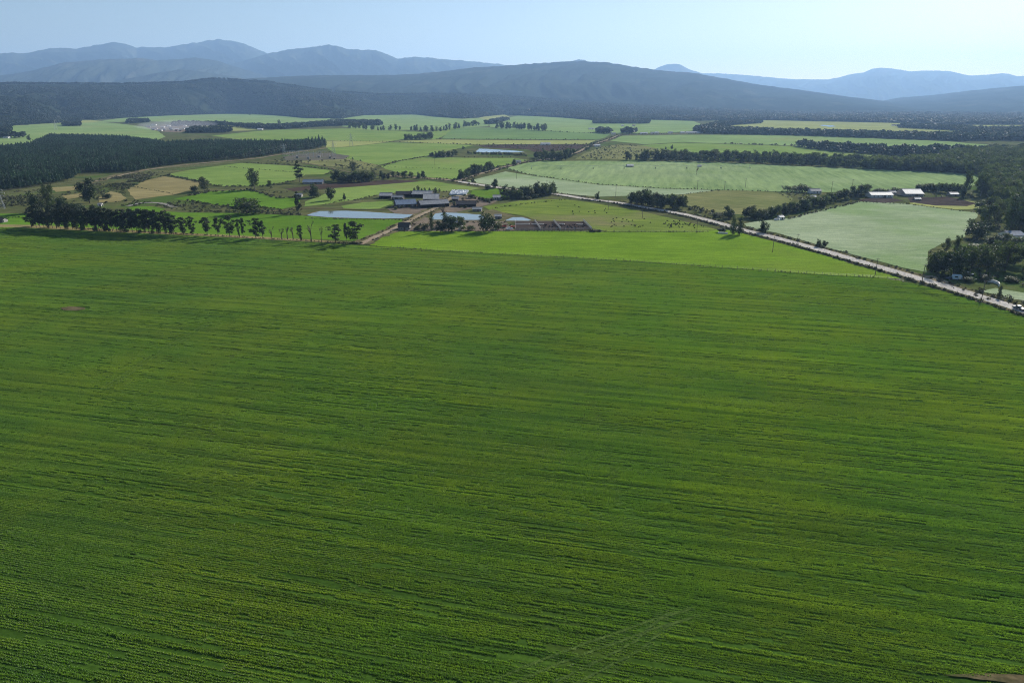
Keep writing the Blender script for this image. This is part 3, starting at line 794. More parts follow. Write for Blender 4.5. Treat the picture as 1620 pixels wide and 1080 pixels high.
# ================================================================== TREES
M['bark'] = plain("bark", (0.075, 0.058, 0.045), 0.9, var=0.35, scale=1.5)
M['pale_bark'] = plain("pale_bark", (0.20, 0.175, 0.15), 0.85, var=0.3, scale=1.5)
M['leaf_pine'] = leaf_mat("pine_needles", (0.022, 0.036, 0.012), trans=0.12)
M['leaf_dark'] = leaf_mat("dark_foliage", (0.032, 0.050, 0.017), trans=0.24)
M['leaf_mid'] = leaf_mat("mid_foliage", (0.054, 0.074, 0.027), trans=0.3)
M['leaf_grey'] = leaf_mat("grey_foliage", (0.070, 0.080, 0.048), trans=0.25)
M['leaf_warm'] = leaf_mat("olive_foliage", (0.060, 0.070, 0.020), trans=0.3)
M['leaf_forest'] = leaf_mat("forest_foliage", (0.024, 0.038, 0.022), trans=0.15, scale=0.03)
M['leaf_wood'] = leaf_mat("woodland_foliage", (0.066, 0.084, 0.036), trans=0.35, scale=0.03, var=0.55)
M['leaf_plant'] = leaf_mat("plantation_needles", (0.028, 0.058, 0.036), trans=0.2, scale=0.05, var=0.5)
M['twig'] = plain("bare_twigs", (0.16, 0.115, 0.085), 0.9, var=0.3)
M['scrub'] = leaf_mat("scrub_foliage", (0.065, 0.068, 0.036), trans=0.2, scale=0.06, var=0.5)

def leaf_cloud(blobs, n, leaf, r, flat=1.0, shell=0.45):
    """leaf faces spread through ellipsoid clumps; blobs rows: x y z rx ry rz"""
    V, Fc = [], []
    b = np.asarray(blobs, float)
    w = (b[:, 3] * b[:, 4] * b[:, 5]) ** (2 / 3.0); w /= w.sum()
    pick = r.choice(len(b), n, p=w)
    d = r.normal(size=(n, 3)); d /= np.linalg.norm(d, axis=1)[:, None]
    rad = r.uniform(0, 1, n) ** shell
    lump = 0.78 + 0.5 * vnoise(d[:, 0] * 2.6 + pick * 3.1, d[:, 1] * 2.6 + d[:, 2] * 3.3, 5)
    c = b[pick, :3] + d * b[pick, 3:6] * (rad * lump)[:, None]
    nrm = d + r.normal(size=(n, 3)) * 0.8; nrm /= np.linalg.norm(nrm, axis=1)[:, None]
    t1 = np.cross(nrm, r.normal(size=(n, 3))); t1 /= np.linalg.norm(t1, axis=1)[:, None]
    t2 = np.cross(nrm, t1)
    s = leaf * r.uniform(0.6, 1.5, n)
    p = np.stack([c - t1 * s[:, None], c + t1 * s[:, None] * 0.7 - t2 * s[:, None] * 0.8, c + t1 * s[:, None] * 0.5 + t2 * s[:, None] * 0.9], 1)
    p[:, :, 2] = np.maximum(p[:, :, 2], 0.004)
    return p.reshape(-1, 3), np.arange(3 * n).reshape(-1, 3)
def limb(mb, pts, r0, r1, n=5):
    for i in range(len(pts) - 1):
        a = r0 + (r1 - r0) * i / (len(pts) - 1); b = r0 + (r1 - r0) * (i + 1) / (len(pts) - 1)
        mb.tube(pts[i], pts[i + 1], a, b, n, cap=False)
TREE = {}
def make_tree(kind, variant, crown_mat, trunk_mat, blobs, nleaf, leaf, trunk, seed, shell=0.45):
    r = np.random.default_rng(seed)
    v, f = leaf_cloud(blobs, nleaf, leaf, r, shell=shell)
    cm = tri_mesh(kind + "_crown", v, f, crown_mat)
    tm = trunk.mesh(kind + "_trunk", trunk_mat, True)
    TREE.setdefault(kind, []).append((cm, tm))
def trunk_with_limbs(r, h, rad, targets, lean=0.03, start=0.35):
    mb = MB()
    x = y = 0.0
    spine = [(0, 0, 0)]
    for k in range(1, 6):
        x += r.uniform(-lean, lean); y += r.uniform(-lean, lean)
        spine.append((x, y, h * k / 5))
    limb(mb, spine, rad, rad * 0.3, 6)
    for tx, ty, tz in targets:
        zz = min(h * 0.95, max(start * h, tz * r.uniform(0.6, 0.85)))
        k = min(4, int(zz / h * 5)); q = zz / h * 5 - k
        s = [spine[k][i] * (1 - q) + spine[k + 1][i] * q for i in range(3)]
        m = [(s[0] + tx) / 2 + r.uniform(-.02, .02), (s[1] + ty) / 2 + r.uniform(-.02, .02), (s[2] + tz) / 2 - 0.01]
        limb(mb, [s, m, (tx, ty, tz)], rad * 0.42, rad * 0.12, 4)
    return mb
# all prototypes are one unit high and about one unit wide
for k in range(5):                                            # windbreak pine: bare below, layered broken crown, low tufts
    r = np.random.default_rng(200 + k)
    bl = []
    for j in range(17):
        z = 0.32 + 0.63 * (j + r.uniform(-.6, .6)) / 17; q = 0.40 * (1.15 - 0.55 * abs(z - 0.68) / 0.36)
        a = j * 2.4 + r.uniform(-.9, .9); d = r.uniform(0.05, q)
        bl.append((math.cos(a) * d, math.sin(a) * d, z, r.uniform(.13, .21), r.uniform(.13, .21), r.uniform(.045, .08)))
    for j in range(r.integers(1, 4)):
        a = r.uniform(0, 6.283); bl.append((math.cos(a) * .12, math.sin(a) * .12, r.uniform(0.14, 0.32), .14, .14, r.uniform(.06, .13)))
    bl.append((0, 0, .93, .18, .18, .07))
    make_tree("windbreak_pine", k, M['leaf_pine'], M['bark'], bl, 2300, 0.024, trunk_with_limbs(r, 0.9, 0.022, [b[:3] for b in bl[:10]], 0.02, 0.25), 300 + k)
for k in range(5):                                            # broadleaf: rounded, lumpy
    r = np.random.default_rng(230 + k)
    bl = []
    for j in range(18):
        a = j * 2.4 + r.uniform(-.6, .6); z = r.uniform(0.17, 0.84); d = r.uniform(0.08, 0.33) * math.sqrt(max(0.1, 1 - ((z - 0.5) / 0.55) ** 2))
        q = r.uniform(.15, .23)
        bl.append((math.cos(a) * d, math.sin(a) * d, z, q, q, q * r.uniform(.6, .85)))
    make_tree("broadleaf_tree", k, M['leaf_dark'] if k % 2 == 0 else M['leaf_mid'], M['bark'], bl, 1900, 0.030, trunk_with_limbs(r, 0.7, 0.028, [b[:3] for b in bl[:8]]), 330 + k)
for k in range(4):                                            # tall gum: open clumps on long limbs
    r = np.random.default_rng(260 + k)
    bl = []
    for j in range(18):
        a = j * 2.4 + r.uniform(-.5, .5); z = 0.22 + 0.7 * (j + r.uniform(-1, 1)) / 18; d = r.uniform(0.05, 0.33) * (1.12 - abs(z - .55))
        q = r.uniform(.12, .19)
        bl.append((math.cos(a) * d, math.sin(a) * d, z, q, q, q * .75))
    bl.append((0, 0, .5, .15, .15, .25))
    make_tree("gum_tree", k, M['leaf_mid'] if k < 2 else M['leaf_grey'], M['pale_bark'], bl, 1700, 0.029, trunk_with_limbs(r, 0.85, 0.022, [b[:3] for b in bl[:10]], 0.03, 0.25), 360 + k)
for k in range(4):                                            # plantation pine: narrow cone, pointed
    r = np.random.default_rng(290 + k)
    bl = [(r.uniform(-.06, .06), r.uniform(-.06, .06), z, q, q, 0.075) for z, q in ((.28, .36), (.38, .40), (.48, .37), (.58, .33), (.68, .27), (.78, .2), (.87, .13), (.95, .06))]
    make_tree("plantation_pine", k, M['leaf_plant'], M['bark'], bl, 190, 0.075, trunk_with_limbs(r, 0.92, 0.022, []), 390 + k)
for k in range(3):                                            # tiered pine
    r = np.random.default_rng(310 + k)
    bl = []
    for z, q in ((.25, .30), (.36, .40), (.5, .36), (.62, .42), (.76, .28), (.9, .17)):
        for j in range(4):
            a = r.uniform(0, 6.283); bl.append((math.cos(a) * q * .55, math.sin(a) * q * .55, z + r.uniform(-.04, .04), q * .45, q * .45, .05))
    make_tree("tiered_pine", k, M['leaf_pine'], M['bark'], bl, 1500, 0.028, trunk_with_limbs(r, 0.95, 0.02, [b[:3] for b in bl[::3]], 0.01, .15), 410 + k)
for k in range(2):                                            # cypress column
    r = np.random.default_rng(320 + k)
    bl = [(r.uniform(-.05, .05), r.uniform(-.05, .05), z, q, q, .12) for z, q in ((.14, .34), (.28, .42), (.42, .42), (.56, .38), (.7, .32), (.82, .22), (.92, .11))]
    make_tree("cypress", k, M['leaf_dark'], M['bark'], bl, 1300, 0.032, trunk_with_limbs(r, 0.7, 0.03, []), 420 + k)
for k in range(4):                                            # bush or willow: to the ground
    r = np.random.default_rng(340 + k)
    bl = [(0, 0, .42, .4, .4, .45)]
    for j in range(9):
        a = r.uniform(0, 6.283); d = r.uniform(.12, .36); q = r.uniform(.14, .24)
        bl.append((math.cos(a) * d, math.sin(a) * d, r.uniform(.2, .78) * (1.1 - d), q, q, q * 1.1))
    make_tree("bush", k, (M['leaf_dark'], M['leaf_mid'], M['leaf_grey'], M['leaf_warm'])[k], M['bark'], bl, 1400, 0.036, trunk_with_limbs(r, 0.5, 0.03, []), 440 + k)
def bare_tree(seed, mat, twigs=0, spread=0.45, thick=1.0):
    """leafless tree: forked limbs and finer branches"""
    r = np.random.default_rng(seed)
    tr_, br = MB(), MB()
    limb(tr_, [(0, 0, 0), (r.uniform(-.02, .02), 0, .25), (r.uniform(-.03, .03), r.uniform(-.03, .03), .52)], .030 * thick, .018 * thick, 6)
    def grow(p, d, L, rad, lvl):
        e = p + d * L
        mid = p + d * L * .5 + Vector(r.normal(0, .012, 3))
        limb(br, [p, mid, e], rad * thick, rad * .55 * thick, 4)
        if lvl == 0: return
        for j in range(3 if lvl > 1 else 3):
            nd = (d + Vector(r.normal(0, spread, 3))).normalized(); nd.z = abs(nd.z) * .8 + .15
            grow(p.lerp(e, r.uniform(.55, 1.0)), nd.normalized(), L * r.uniform(.5, .75), rad * .55, lvl - 1)
    for j in range(5):
        a = r.uniform(0, 6.283)
        grow(Vector((0, 0, r.uniform(.25, .5))), Vector((math.cos(a) * .6, math.sin(a) * .6, .9)).normalized(), r.uniform(.2, .32), .014, 2 + (1 if twigs else 0))
    return br.mesh("bare_branches", mat), tr_.mesh("bare_trunk", mat)
for k in range(4):
    TREE.setdefault("dead_tree", []).append(bare_tree(500 + k, M['bark'], thick=1.9))
TREE["bare_tree"] = [bare_tree(520, M['twig'], 1, .6), bare_tree(521, M['twig'], 1, .55)]

N_TREE = {}
def plant(kind, p, w, h, label, group=None, var=None, cat="tree", rz=None):
    """one tree as a thing with trunk and crown; w, h in metres"""
    ms = TREE[kind]
    cm, tm = ms[random.randrange(len(ms)) if var is None else var % len(ms)]
    if kind == 'windbreak_pine': w *= 1.22
    t = thing(kind, label, cat, (p.x, p.y, 0), random.uniform(0, 6.28) if rz is None else rz, group, (w, w, h))
    link("branches" if kind in ("dead_tree", "bare_tree") else "crown", cm, t)
    link("trunk", tm, t)
    N_TREE[kind] = N_TREE.get(kind, 0) + 1
    return t
def plant_px(kind, px, py, wp, hp, label, group=None, var=None, cat="tree"):
    p = at(px, py); m = mpp(p)
    return plant(kind, p, wp * m, hp * m * 1.03, label, group, var, cat)
def px_poly_points(px, n):
    """n photo points spread along a photo polyline"""
    L = [0.0]
    for a, b in zip(px, px[1:]): L.append(L[-1] + math.hypot(b[0] - a[0], b[1] - a[1]))
    out = []
    for k in range(n):
        s = L[-1] * (k + 0.5) / n
        i = max(j for j in range(len(L) - 1) if L[j] <= s)
        q = (s - L[i]) / (L[i + 1] - L[i])
        out.append((px[i][0] + (px[i + 1][0] - px[i][0]) * q, px[i][1] + (px[i + 1][1] - px[i][1]) * q))
    return out
def belt(kinds, px, n, wp, hp, label, group, jx=2.0, jy=1.0, cat="tree"):
    for k, (x, y) in enumerate(px_poly_points(px, n)):
        s = random.uniform(0.72, 1.2)
        plant_px(kinds[k % len(kinds)] if isinstance(kinds, list) else kinds, x + random.uniform(-jx, jx), y + random.uniform(-jy, jy), wp * s * random.uniform(.85, 1.2), hp * s, label, group, None, cat)

# ---- the pine windbreak at the far edge of the big field
g = "windbreak pines along the field edge"
xs = [180, 215, 250, 290, 330, 365, 405, 440, 480, 515, 555, 590, 625, 660, 700, 735, 770, 800, 840, 880, 915, 955, 990, 1030, 1065, 1105, 1140, 1175, 1210, 1250, 1290, 1325, 1360, 1395, 1435, 1475]
for i, u in enumerate(xs):
    x = 20 + u / 5.786; y = 300 + (345 + (u - 180) * 0.050) / 5.786 + 0.4
    plant_px("windbreak_pine", x + random.uniform(-.8, .8), y, random.uniform(14, 20), random.uniform(30, 38) if i > 4 else random.uniform(25, 31), "tall dark pine in the close-set part of the windbreak row", g)
for i in range(7):                                           # a second, broken line just behind
    x = 62 + i * 29.0; y = 357.0 + i * 1.5
    plant_px("windbreak_pine", x + random.uniform(-3, 3), y, random.uniform(14, 20), random.uniform(29, 36), "tall dark pine in the close-set part of the windbreak row", g)
for i in range(10):
    x = 64 + random.uniform(0, 215); y = 360.5 + (x - 50) * .050
    plant_px("bush", x, y, random.uniform(5, 9), random.uniform(6, 11), "low dark shrub growing between the windbreak trunks", "shrubs under the windbreak pines", 0, "shrub")
sparse = [(290, 371, 19, 27, 0, "bushy windbreak pine just past the end of the close-set row"), (304, 372, 15, 29, 1, "narrow windbreak pine standing second after the gap"), (328, 372.5, 20, 28, 2, "wide windbreak pine third after the gap in the row"),
          (345, 373.5, 14, 29, 3, "slim dense windbreak pine beside its wider neighbour"), (364, 375.5, 21, 34, 4, "tall windbreak pine with a ragged leaning top"), (378, 376, 7, 29, 0, "very thin windbreak pine with sparse foliage, left of a similar one"),
          (385.5, 376.5, 9, 31, 2, "thin windbreak pine with sparse tufts beside the thinnest"), (405, 377, 20, 31, 1, "large full windbreak pine before the leafless trees"), (416, 376.8, 13, 27, 3, "windbreak pine half hidden behind the large full one"),
          (475.6, 381.5, 10, 25, 0, "small bushy pine among the leafless windbreak trees"), (531, 383, 23, 27, 1, "umbrella-topped pine near the path end of the windbreak"), (548, 384, 8, 31, 3, "thin pine leaning behind the last windbreak pine"), (560, 384.7, 26, 34, 4, "last and broadest pine at the path end of the windbreak")]
for x, y, w, h, v, lab in sparse: plant_px("windbreak_pine", x, y, w, h, lab, g, v)
for i, (x, y, w, h, lab) in enumerate([(430.5, 380, 13, 22, "leafless tree nearest the large full windbreak pine"), (446, 379, 14, 22, "leafless tree forked low, second of the bare ones"), (455, 379, 14, 24, "leafless tree with upswept limbs in the middle of the bare ones"),
        (464, 379.5, 15, 26, "crooked leafless tree beside the small bushy pine"), (492.7, 382.5, 17, 33, "tallest leafless tree with a wide spread of branches"), (509, 384, 10, 31, "slender leafless tree standing apart before the umbrella pine")]):
    plant_px("dead_tree", x, y, w, h, lab, "leafless trees in the windbreak", i)

# ---- trees standing by themselves in the middle distance
solo = [("gum_tree", 403, 300, 28, 33, 0, "tall broad gum tree standing on the hump of the green field"), ("tiered_pine", 474, 288.5, 21, 33, 0, "tall layered pine above the pasture corner"),
        ("bush", 391, 338, 52, 27, 1, "huge round willow bush behind the windbreak meadow"), ("broadleaf_tree", 427, 299, 11, 14, 1, "small round tree between the gum and the layered pine"),
        ("broadleaf_tree", 497, 312.5, 25, 23, 0, "dense dark tree in front of the blue-roofed house"), ("broadleaf_tree", 523, 317, 21, 24, 2, "dark round tree beside the pond track"), ("broadleaf_tree", 545, 315.5, 8, 10, 0, "little round tree alone in the meadow by the pond track"),
        ("tiered_pine", 472, 338, 17, 35, 1, "narrow dark pine rising from bushes at the pond end"), ("broadleaf_tree", 142, 321, 36, 44, 2, "massive dark tree towering over the dry fields"), ("gum_tree", 82, 334, 27, 43, 1, "tall dark gum behind the windbreak"),
        ("broadleaf_tree", 58, 337, 30, 34, 0, "broad dark tree behind the windbreak beside the gum"), ("broadleaf_tree", 100, 338, 36, 26, 4, "wide low tree behind the windbreak under the gum"), ("bush", 122, 336, 30, 16, 0, "dark spreading bush behind the windbreak below the massive tree"),
        ("gum_tree", 324, 303, 23, 24, 2, "open-crowned tree at the dry field corner"), ("bush", 308, 303, 16, 11, 0, "dark bush beside the open-crowned tree"), ("bush", 170, 314, 20, 9, 0, "dark thorn bush alone on the dry patch"),
        ("gum_tree", 560, 273, 17, 17, 3, "flat-topped tree behind the thicket"), ("bush", 545, 316, 3, 3, 0, "tiny bush at the foot of the little round tree"),
        ("broadleaf_tree", 748, 288.5, 8, 7, 0, "small round tree at the crossroads"), ("broadleaf_tree", 783, 298, 15, 17, 2, "round tree beside the road past the crossroads"), ("bush", 771, 300, 14, 9, 0, "low bush joined to the round roadside tree"),
        ("broadleaf_tree", 945, 316, 10, 13, 0, "lone small tree on the near verge of the silvery field"), ("broadleaf_tree", 1152, 345.5, 26, 22, 2, "round dark tree on the verge of the olive pasture"), ("bush", 1133, 344, 16, 9, 0, "low bush on the verge of the olive pasture"),
        ("cypress", 1159, 371, 15, 28, 0, "blocky dark tree at the gate on the road, left half"), ("cypress", 1170, 371.5, 15, 28, 1, "blocky dark tree at the gate on the road, right half"), ("broadleaf_tree", 1207, 368, 20, 22, 0, "round tree on a short trunk beside the gravel road"),
        ("bush", 1142, 367.5, 16, 10, 0, "dark bush by the white wall at the gate"), ("broadleaf_tree", 1295, 390.5, 13, 12.5, 0, "left crown of the small twin trees by the silvery field"), ("broadleaf_tree", 1304, 390.8, 12, 12, 2, "right crown of the small twin trees by the silvery field"),
        ("cypress", 683, 366, 10, 33, 0, "slim dark cypress at the farmhouse trees"), ("bare_tree", 704, 356, 34, 40, 0, "large leafless brown tree behind the farmhouse clump"), ("broadleaf_tree", 697, 367, 26, 20, 2, "dark tree beside the cypress in the farmhouse clump"),
        ("broadleaf_tree", 715, 367, 30, 25, 4, "largest dark tree in the farmhouse clump"), ("broadleaf_tree", 729, 365, 22, 23, 1, "greener tree at the end of the farmhouse clump"), ("broadleaf_tree", 707, 359, 30, 24, 0, "dark tree behind the largest of the farmhouse clump"),
        ("bush", 660, 364, 14, 9, 3, "low olive bush beside the dark farmhouse"), ("bush", 672, 364.5, 15, 14, 2, "grey-green bush between the farmhouse and the cypress"), ("bush", 745, 365, 17, 9, 1, "low bush between the clump and the round tree"),
        ("bush", 770, 366.5, 36, 34, 0, "great round dark tree leafed to the ground beside the pens"), ("bush", 788, 363, 16, 14, 2, "greyish bush leaning on the great round tree"), ("bare_tree", 653, 359, 14, 14, 1, "small leafless brown tree by the dark farmhouse"),
        ("bare_tree", 1102, 276.5, 12, 15, 0, "leafless pale tree alone in the irrigated field"), ("broadleaf_tree", 1063, 236, 6, 7, 0, "small round tree on the dry slope"), ("broadleaf_tree", 1053, 237, 5, 5, 0, "smaller of two round trees on the dry slope"),
        ("broadleaf_tree", 813, 261, 10, 10, 0, "round tree beside the small white house"), ("broadleaf_tree", 733, 236, 6, 5, 0, "small tree at the corner of the green pasture by the dam"),
        ("gum_tree", 1527, 309, 17, 39, 0, "tall two-storeyed gum at the forest edge"), ("gum_tree", 1551, 310, 25, 36, 1, "tall gum beside the two-storeyed one"), ("bush", 1522, 313, 12, 19, 0, "dark conical bush below the tall gum"),
        ("bush", 1534, 313, 13, 9, 2, "pale rounded bush below the tall gum"), ("gum_tree", 1580, 470, 9, 20, 2, "small weeping tree beside the road and white wall"),
        ("broadleaf_tree", 46, 222, 7, 9, 0, "dark tree at the corner of the plantation"), ("gum_tree", 356, 195, 5, 5, 0, "tree by the far settlement"), ("broadleaf_tree", 395, 182, 4, 5, 0, "single tree on the far hump"), ("gum_tree", 442, 200, 7, 10, 0, "tall tree over the far belt")]
for kind, x, y, w, h, v, lab in solo: plant_px(kind, x, y, w, h, lab, None, v, "bush" if kind == "bush" else "tree")

# ---- clumps and belts whose trees cannot be told apart
belt(["broadleaf_tree", "bush"], [(525, 286), (545, 288), (562, 289), (580, 288), (594, 285)], 15, 16, 16, "dark tree in the thicket beside the ploughed strip", "trees of the thicket by the ploughed strip")
belt(["broadleaf_tree"], [(600, 281), (612, 283), (625, 281), (640, 281), (652, 281), (668, 281), (676, 281)], 12, 9, 11, "small tree in the loose group above the dirt track", "small trees above the dirt track", 3, 2)
belt(["broadleaf_tree"], [(726, 283), (742, 279), (758, 275), (772, 271), (782, 268)], 15, 14, 14, "dark tree in the grove beside the dirt road", "trees of the grove by the dirt road")
belt(["broadleaf_tree", "gum_tree", "bush"], [(796, 311), (815, 314), (835, 313), (850, 310), (866, 308), (880, 306)], 22, 16, 18, "tree in the dark strip beside the road bend", "trees along the road bend", 3, 1.5)
belt(["bush"], [(760, 318), (785, 317), (805, 315), (830, 315), (850, 314)], 12, 11, 6, "low bush along the farm hedge by the road bend", "farm hedge bushes", 2, 1, "bush")
belt(["broadleaf_tree", "broadleaf_tree", "gum_tree"], [(998, 323), (1015, 325), (1035, 327), (1050, 329), (1068, 331), (1084, 328)], 18, 21, 22, "big tree in the grove over the gravel road", "trees of the grove over the gravel road", 3, 2)
belt(["broadleaf_tree", "broadleaf_tree", "bush"], [(1180, 345), (1200, 345), (1225, 342), (1250, 337), (1275, 331), (1300, 325), (1325, 319), (1350, 313), (1375, 308)], 44, 18, 17, "dark tree in the slanting hedge behind the silvery field", "trees of the slanting hedge", 3, 2.5)
belt(["bush"], [(1380, 306), (1410, 305), (1440, 305)], 12, 13, 8, "bush behind the white-roofed barns", "bushes behind the barns", 3, 1, "bush")
belt(["bush"], [(1449, 301), (1460, 301.5), (1475, 302), (1486, 303)], 7, 15, 12, "dark rounded bush beyond the dirt pen", "dark bushes beyond the dirt pen", 2, 1, "bush")
belt(["gum_tree"], [(1484, 305), (1495, 306), (1508, 307), (1520, 307)], 9, 13, 15, "pale thin tree beyond the dirt pen", "pale trees beyond the dirt pen", 2, 1)
belt(["bare_tree", "bush"], [(1238, 303), (1255, 303), (1270, 304), (1286, 305)], 9, 16, 12, "greyish leafless thicket tree by the irrigated field", "grey thicket by the irrigated field", 3, 1)
belt(["broadleaf_tree"], [(679, 248), (690, 249), (702, 249), (714, 248), (722, 247)], 10, 10, 10, "dark tree around the white farmhouse in the pasture", "trees around the white farmhouse", 2, .7)
belt(["broadleaf_tree", "bush"], [(639, 221), (655, 221), (670, 221), (686, 220)], 12, 10, 10, "dark tree in the small wood in the pasture", "trees of the small wood", 2, .7)
belt(["gum_tree"], [(550, 204), (566, 204), (580, 206), (595, 207), (608, 207), (622, 207), (634, 207)], 15, 7, 9, "tree in the loose line across the far pasture", "trees of the loose far line", 2, .5)
belt(["gum_tree", "broadleaf_tree"], [(648, 208), (657, 208), (668, 208), (690, 209), (712, 206), (730, 203)], 16, 7, 10, "tree in the closer line across the far pasture", "trees of the closer far line", 2, .5)
belt(["broadleaf_tree"], [(736, 200.5), (746, 200), (757, 199)], 7, 8, 8, "tree in the far rounded clump", "trees of the far rounded clump", 1.5, .4)
belt(["broadleaf_tree", "gum_tree"], [(785, 203), (800, 204), (815, 204.5), (830, 205), (848, 206.5), (866, 207)], 22, 8, 10, "tree in the far belt above the deep green crop", "trees of the far belt", 2, .5)
belt(["bush"], [(740, 243.5), (770, 244.5), (800, 245.5), (835, 247)], 24, 6, 5, "bush in the low hedge in front of the dam", "bushes in front of the dam", 1.5, .5, "bush")
belt(["broadleaf_tree"], [(845, 251), (858, 252), (872, 253), (886, 253), (898, 250), (908, 244)], 26, 11, 14, "dark tree in the wood beside the far road", "trees of the wood by the far road", 4, 3)
belt(["broadleaf_tree", "bush"], [(928, 240), (934, 234), (940, 227)], 6, 6, 5, "small tree along the far road", "small trees along the far road", 2, 1)

belt(["cypress", "tiered_pine"], [(652, 303), (664, 303.5), (672, 304), (680, 306), (687, 306.5), (692, 305.5), (699, 304.5)], 8, 7, 8, "dark conifer behind the white-roofed farm sheds", "conifers behind the farm sheds", 1.2, .5)
belt(["bush"], [(626, 331), (650, 327), (662, 322), (700, 318), (712, 322), (735, 330)], 20, 7, 5, "low bush among the farm sheds", "bushes among the farm sheds", 3, 1.5, "bush")
belt(["bush", "broadleaf_tree"], [(742, 312), (752, 315), (764, 317), (775, 320)], 8, 8, 6, "dark shrub along the farmyard's far edge", "shrubs along the farmyard edge", 2, 1, "bush")
# near side of the right-hand wood: individual trees
rw = [(1474, 431, 22, 35, "broadleaf_tree", 0, "broad dark tree at the roadside tip of the wood"), (1490, 432, 26, 36, "broadleaf_tree", 2, "dark tree with a bulging side behind the parked trailer"), (1509, 434, 38, 46, "bush", 0, "largest rounded dark tree at the front of the wood"),
      (1535, 430, 34, 40, "gum_tree", 0, "olive-crowned tree right of the largest rounded one"), (1560, 430, 36, 40, "gum_tree", 1, "second olive-crowned tree at the front of the wood"), (1590, 428, 40, 42, "broadleaf_tree", 1, "wide tree in shade near the picture's edge at the front of the wood"),
      (1618, 428, 40, 42, "broadleaf_tree", 3, "wide tree cut off at the edge of the picture at the front of the wood"), (1512, 402, 14, 28, "gum_tree", 0, "thin gum with bare limbs beside the silvery field"), (1496, 400, 16, 22, "gum_tree", 3, "open gum at the near corner of the silvery field"),
      (1545, 377, 34, 27, "bush", 0, "dark dome of leaves against the silvery field"), (1535, 362, 14, 15, "gum_tree", 1, "wispy tree on the edge of the silvery field"), (1560, 361, 26, 38, "broadleaf_tree", 1, "tall tree above the dome against the silvery field"),
      (1575, 357, 20, 36, "gum_tree", 3, "slender light tree beside the tall one"), (1597, 365, 26, 46, "cypress", 0, "tall dark column of leaves near the blue house"), (1612, 362, 26, 44, "cypress", 1, "second dark column of leaves near the blue house"),
      (1578, 384, 18, 14, "bush", 0, "small dark bush before the blue house"), (1592, 380, 16, 12, "bush", 1, "small greenish bush before the blue house"), (1545, 398, 30, 13, "bush", 2, "grey scrubby bush in the clearing"), (1572, 400, 30, 12, "bush", 2, "wider grey scrubby bush in the clearing"),
      (1600, 446, 22, 10, "bush", 3, "olive bush along the garden track"), (1560, 444, 24, 10, "bush", 2, "grey bush beside the white wall"), (1532, 446, 20, 9, "bush", 0, "dark low bush under the front trees"), (1494, 440, 18, 8, "bush", 0, "dark low bush beside the parked trailer"), (1524, 440, 20, 12, "bush", 1, "leafy bush beside the pale blue cabin")]
rw += [(1482, 424, 24, 26, "broadleaf_tree", 1, "tree filling the gap behind the roadside tip of the wood"), (1522, 424, 34, 34, "gum_tree", 2, "grey-leaved tree between the rounded tree and the olive ones"), (1548, 422, 32, 32, "broadleaf_tree", 0, "dark tree behind the first olive-crowned tree"),
       (1576, 420, 36, 36, "gum_tree", 0, "olive tree behind the gap of the front row"), (1606, 416, 38, 34, "broadleaf_tree", 3, "green tree at the back of the front row near the edge"), (1562, 412, 28, 16, "bush", 3, "olive bush mound behind the front trees"), (1590, 408, 30, 16, "bush", 1, "green bush mound behind the front trees"),
       (1525, 415, 22, 18, "bush", 2, "grey-green bush mound behind the front trees"), (1615, 388, 22, 14, "bush", 1, "leafy bush hiding the foot of the blue house"), (1602, 386, 16, 12, "bush", 3, "olive bush hiding the corner of the blue house"), (1566, 388, 20, 14, "broadleaf_tree", 2, "small dark tree in the clearing before the blue house"),
       (1552, 352, 24, 24, "broadleaf_tree", 3, "green tree leaning over the silvery field's corner"), (1582, 345, 26, 28, "gum_tree", 0, "olive tree at the edge of the big wood"), (1610, 340, 30, 30, "broadleaf_tree", 0, "dark tree at the edge of the big wood"), (1566, 335, 24, 24, "broadleaf_tree", 1, "round tree at the wood's corner above the silvery field"), (1550, 330, 16, 14, "bush", 0, "dark bush at the wood's corner above the silvery field")]
for x, y, w, h, kind, v, lab in rw: plant_px(kind, x, y, w * 1.15, h * 1.08, lab, None, v, "bush" if kind == "bush" else "tree")

# belt A: long dark belt of trees across the middle (its nearest trees singly, its depth as one mass)
BELT_A = [(985, 254), (1020, 254), (1060, 254), (1110, 256), (1180, 257.5), (1240, 260), (1300, 263), (1360, 266), (1420, 269), (1480, 272), (1540, 275)]
belt(["broadleaf_tree", "gum_tree", "broadleaf_tree"], BELT_A, 62, 14, 15, "dark tree at the front of the long belt behind the irrigated field", "trees of the long belt", 3, .6)

# plantation front rows singly
FRONT = [(0, 303), (53, 296), (115, 286), (130, 274), (226, 272), (236, 267), (300, 258), (402, 250), (449, 243), (517, 233)]
for k, (x, y) in enumerate(px_poly_points(FRONT, 100)):
    for dy in (0, -3.2):
        plant_px("plantation_pine", x + random.uniform(-1.5, 1.5) + dy, y + dy + random.uniform(-.5, .5), random.uniform(6.5, 9), (19 if x < 140 else 14.5) * random.uniform(.85, 1.15), "young pine at the front edge of the dark plantation", "pines at the plantation edge")
print("trees", N_TREE, sum(N_TREE.values()))

# ================================================================== WOODS AND SCRUB (beyond counting)
def tree_mass(name, polys, spacing, kinds, w, h, label, vary=0.3, r=None, lowmat=None):
    pts = np.concatenate([fill_poly(p, spacing) for p in polys])
    n = len(pts)
    ms = []
    for kd in kinds:
        for cm, tm in TREE[kd]: ms.append(cm)
    pc = proto_collection(name + "_kinds", ms)
    s = rng.uniform(1 - vary, 1 + vary, n)
    sc = np.stack([w * s * rng.uniform(.9, 1.15, n), w * s * rng.uniform(.9, 1.15, n), h * s], 1)
    o = scatter(name, np.concatenate([pts, np.zeros((n, 1))], 1), pc, sc, label=label)
    print(name, n)
    return o
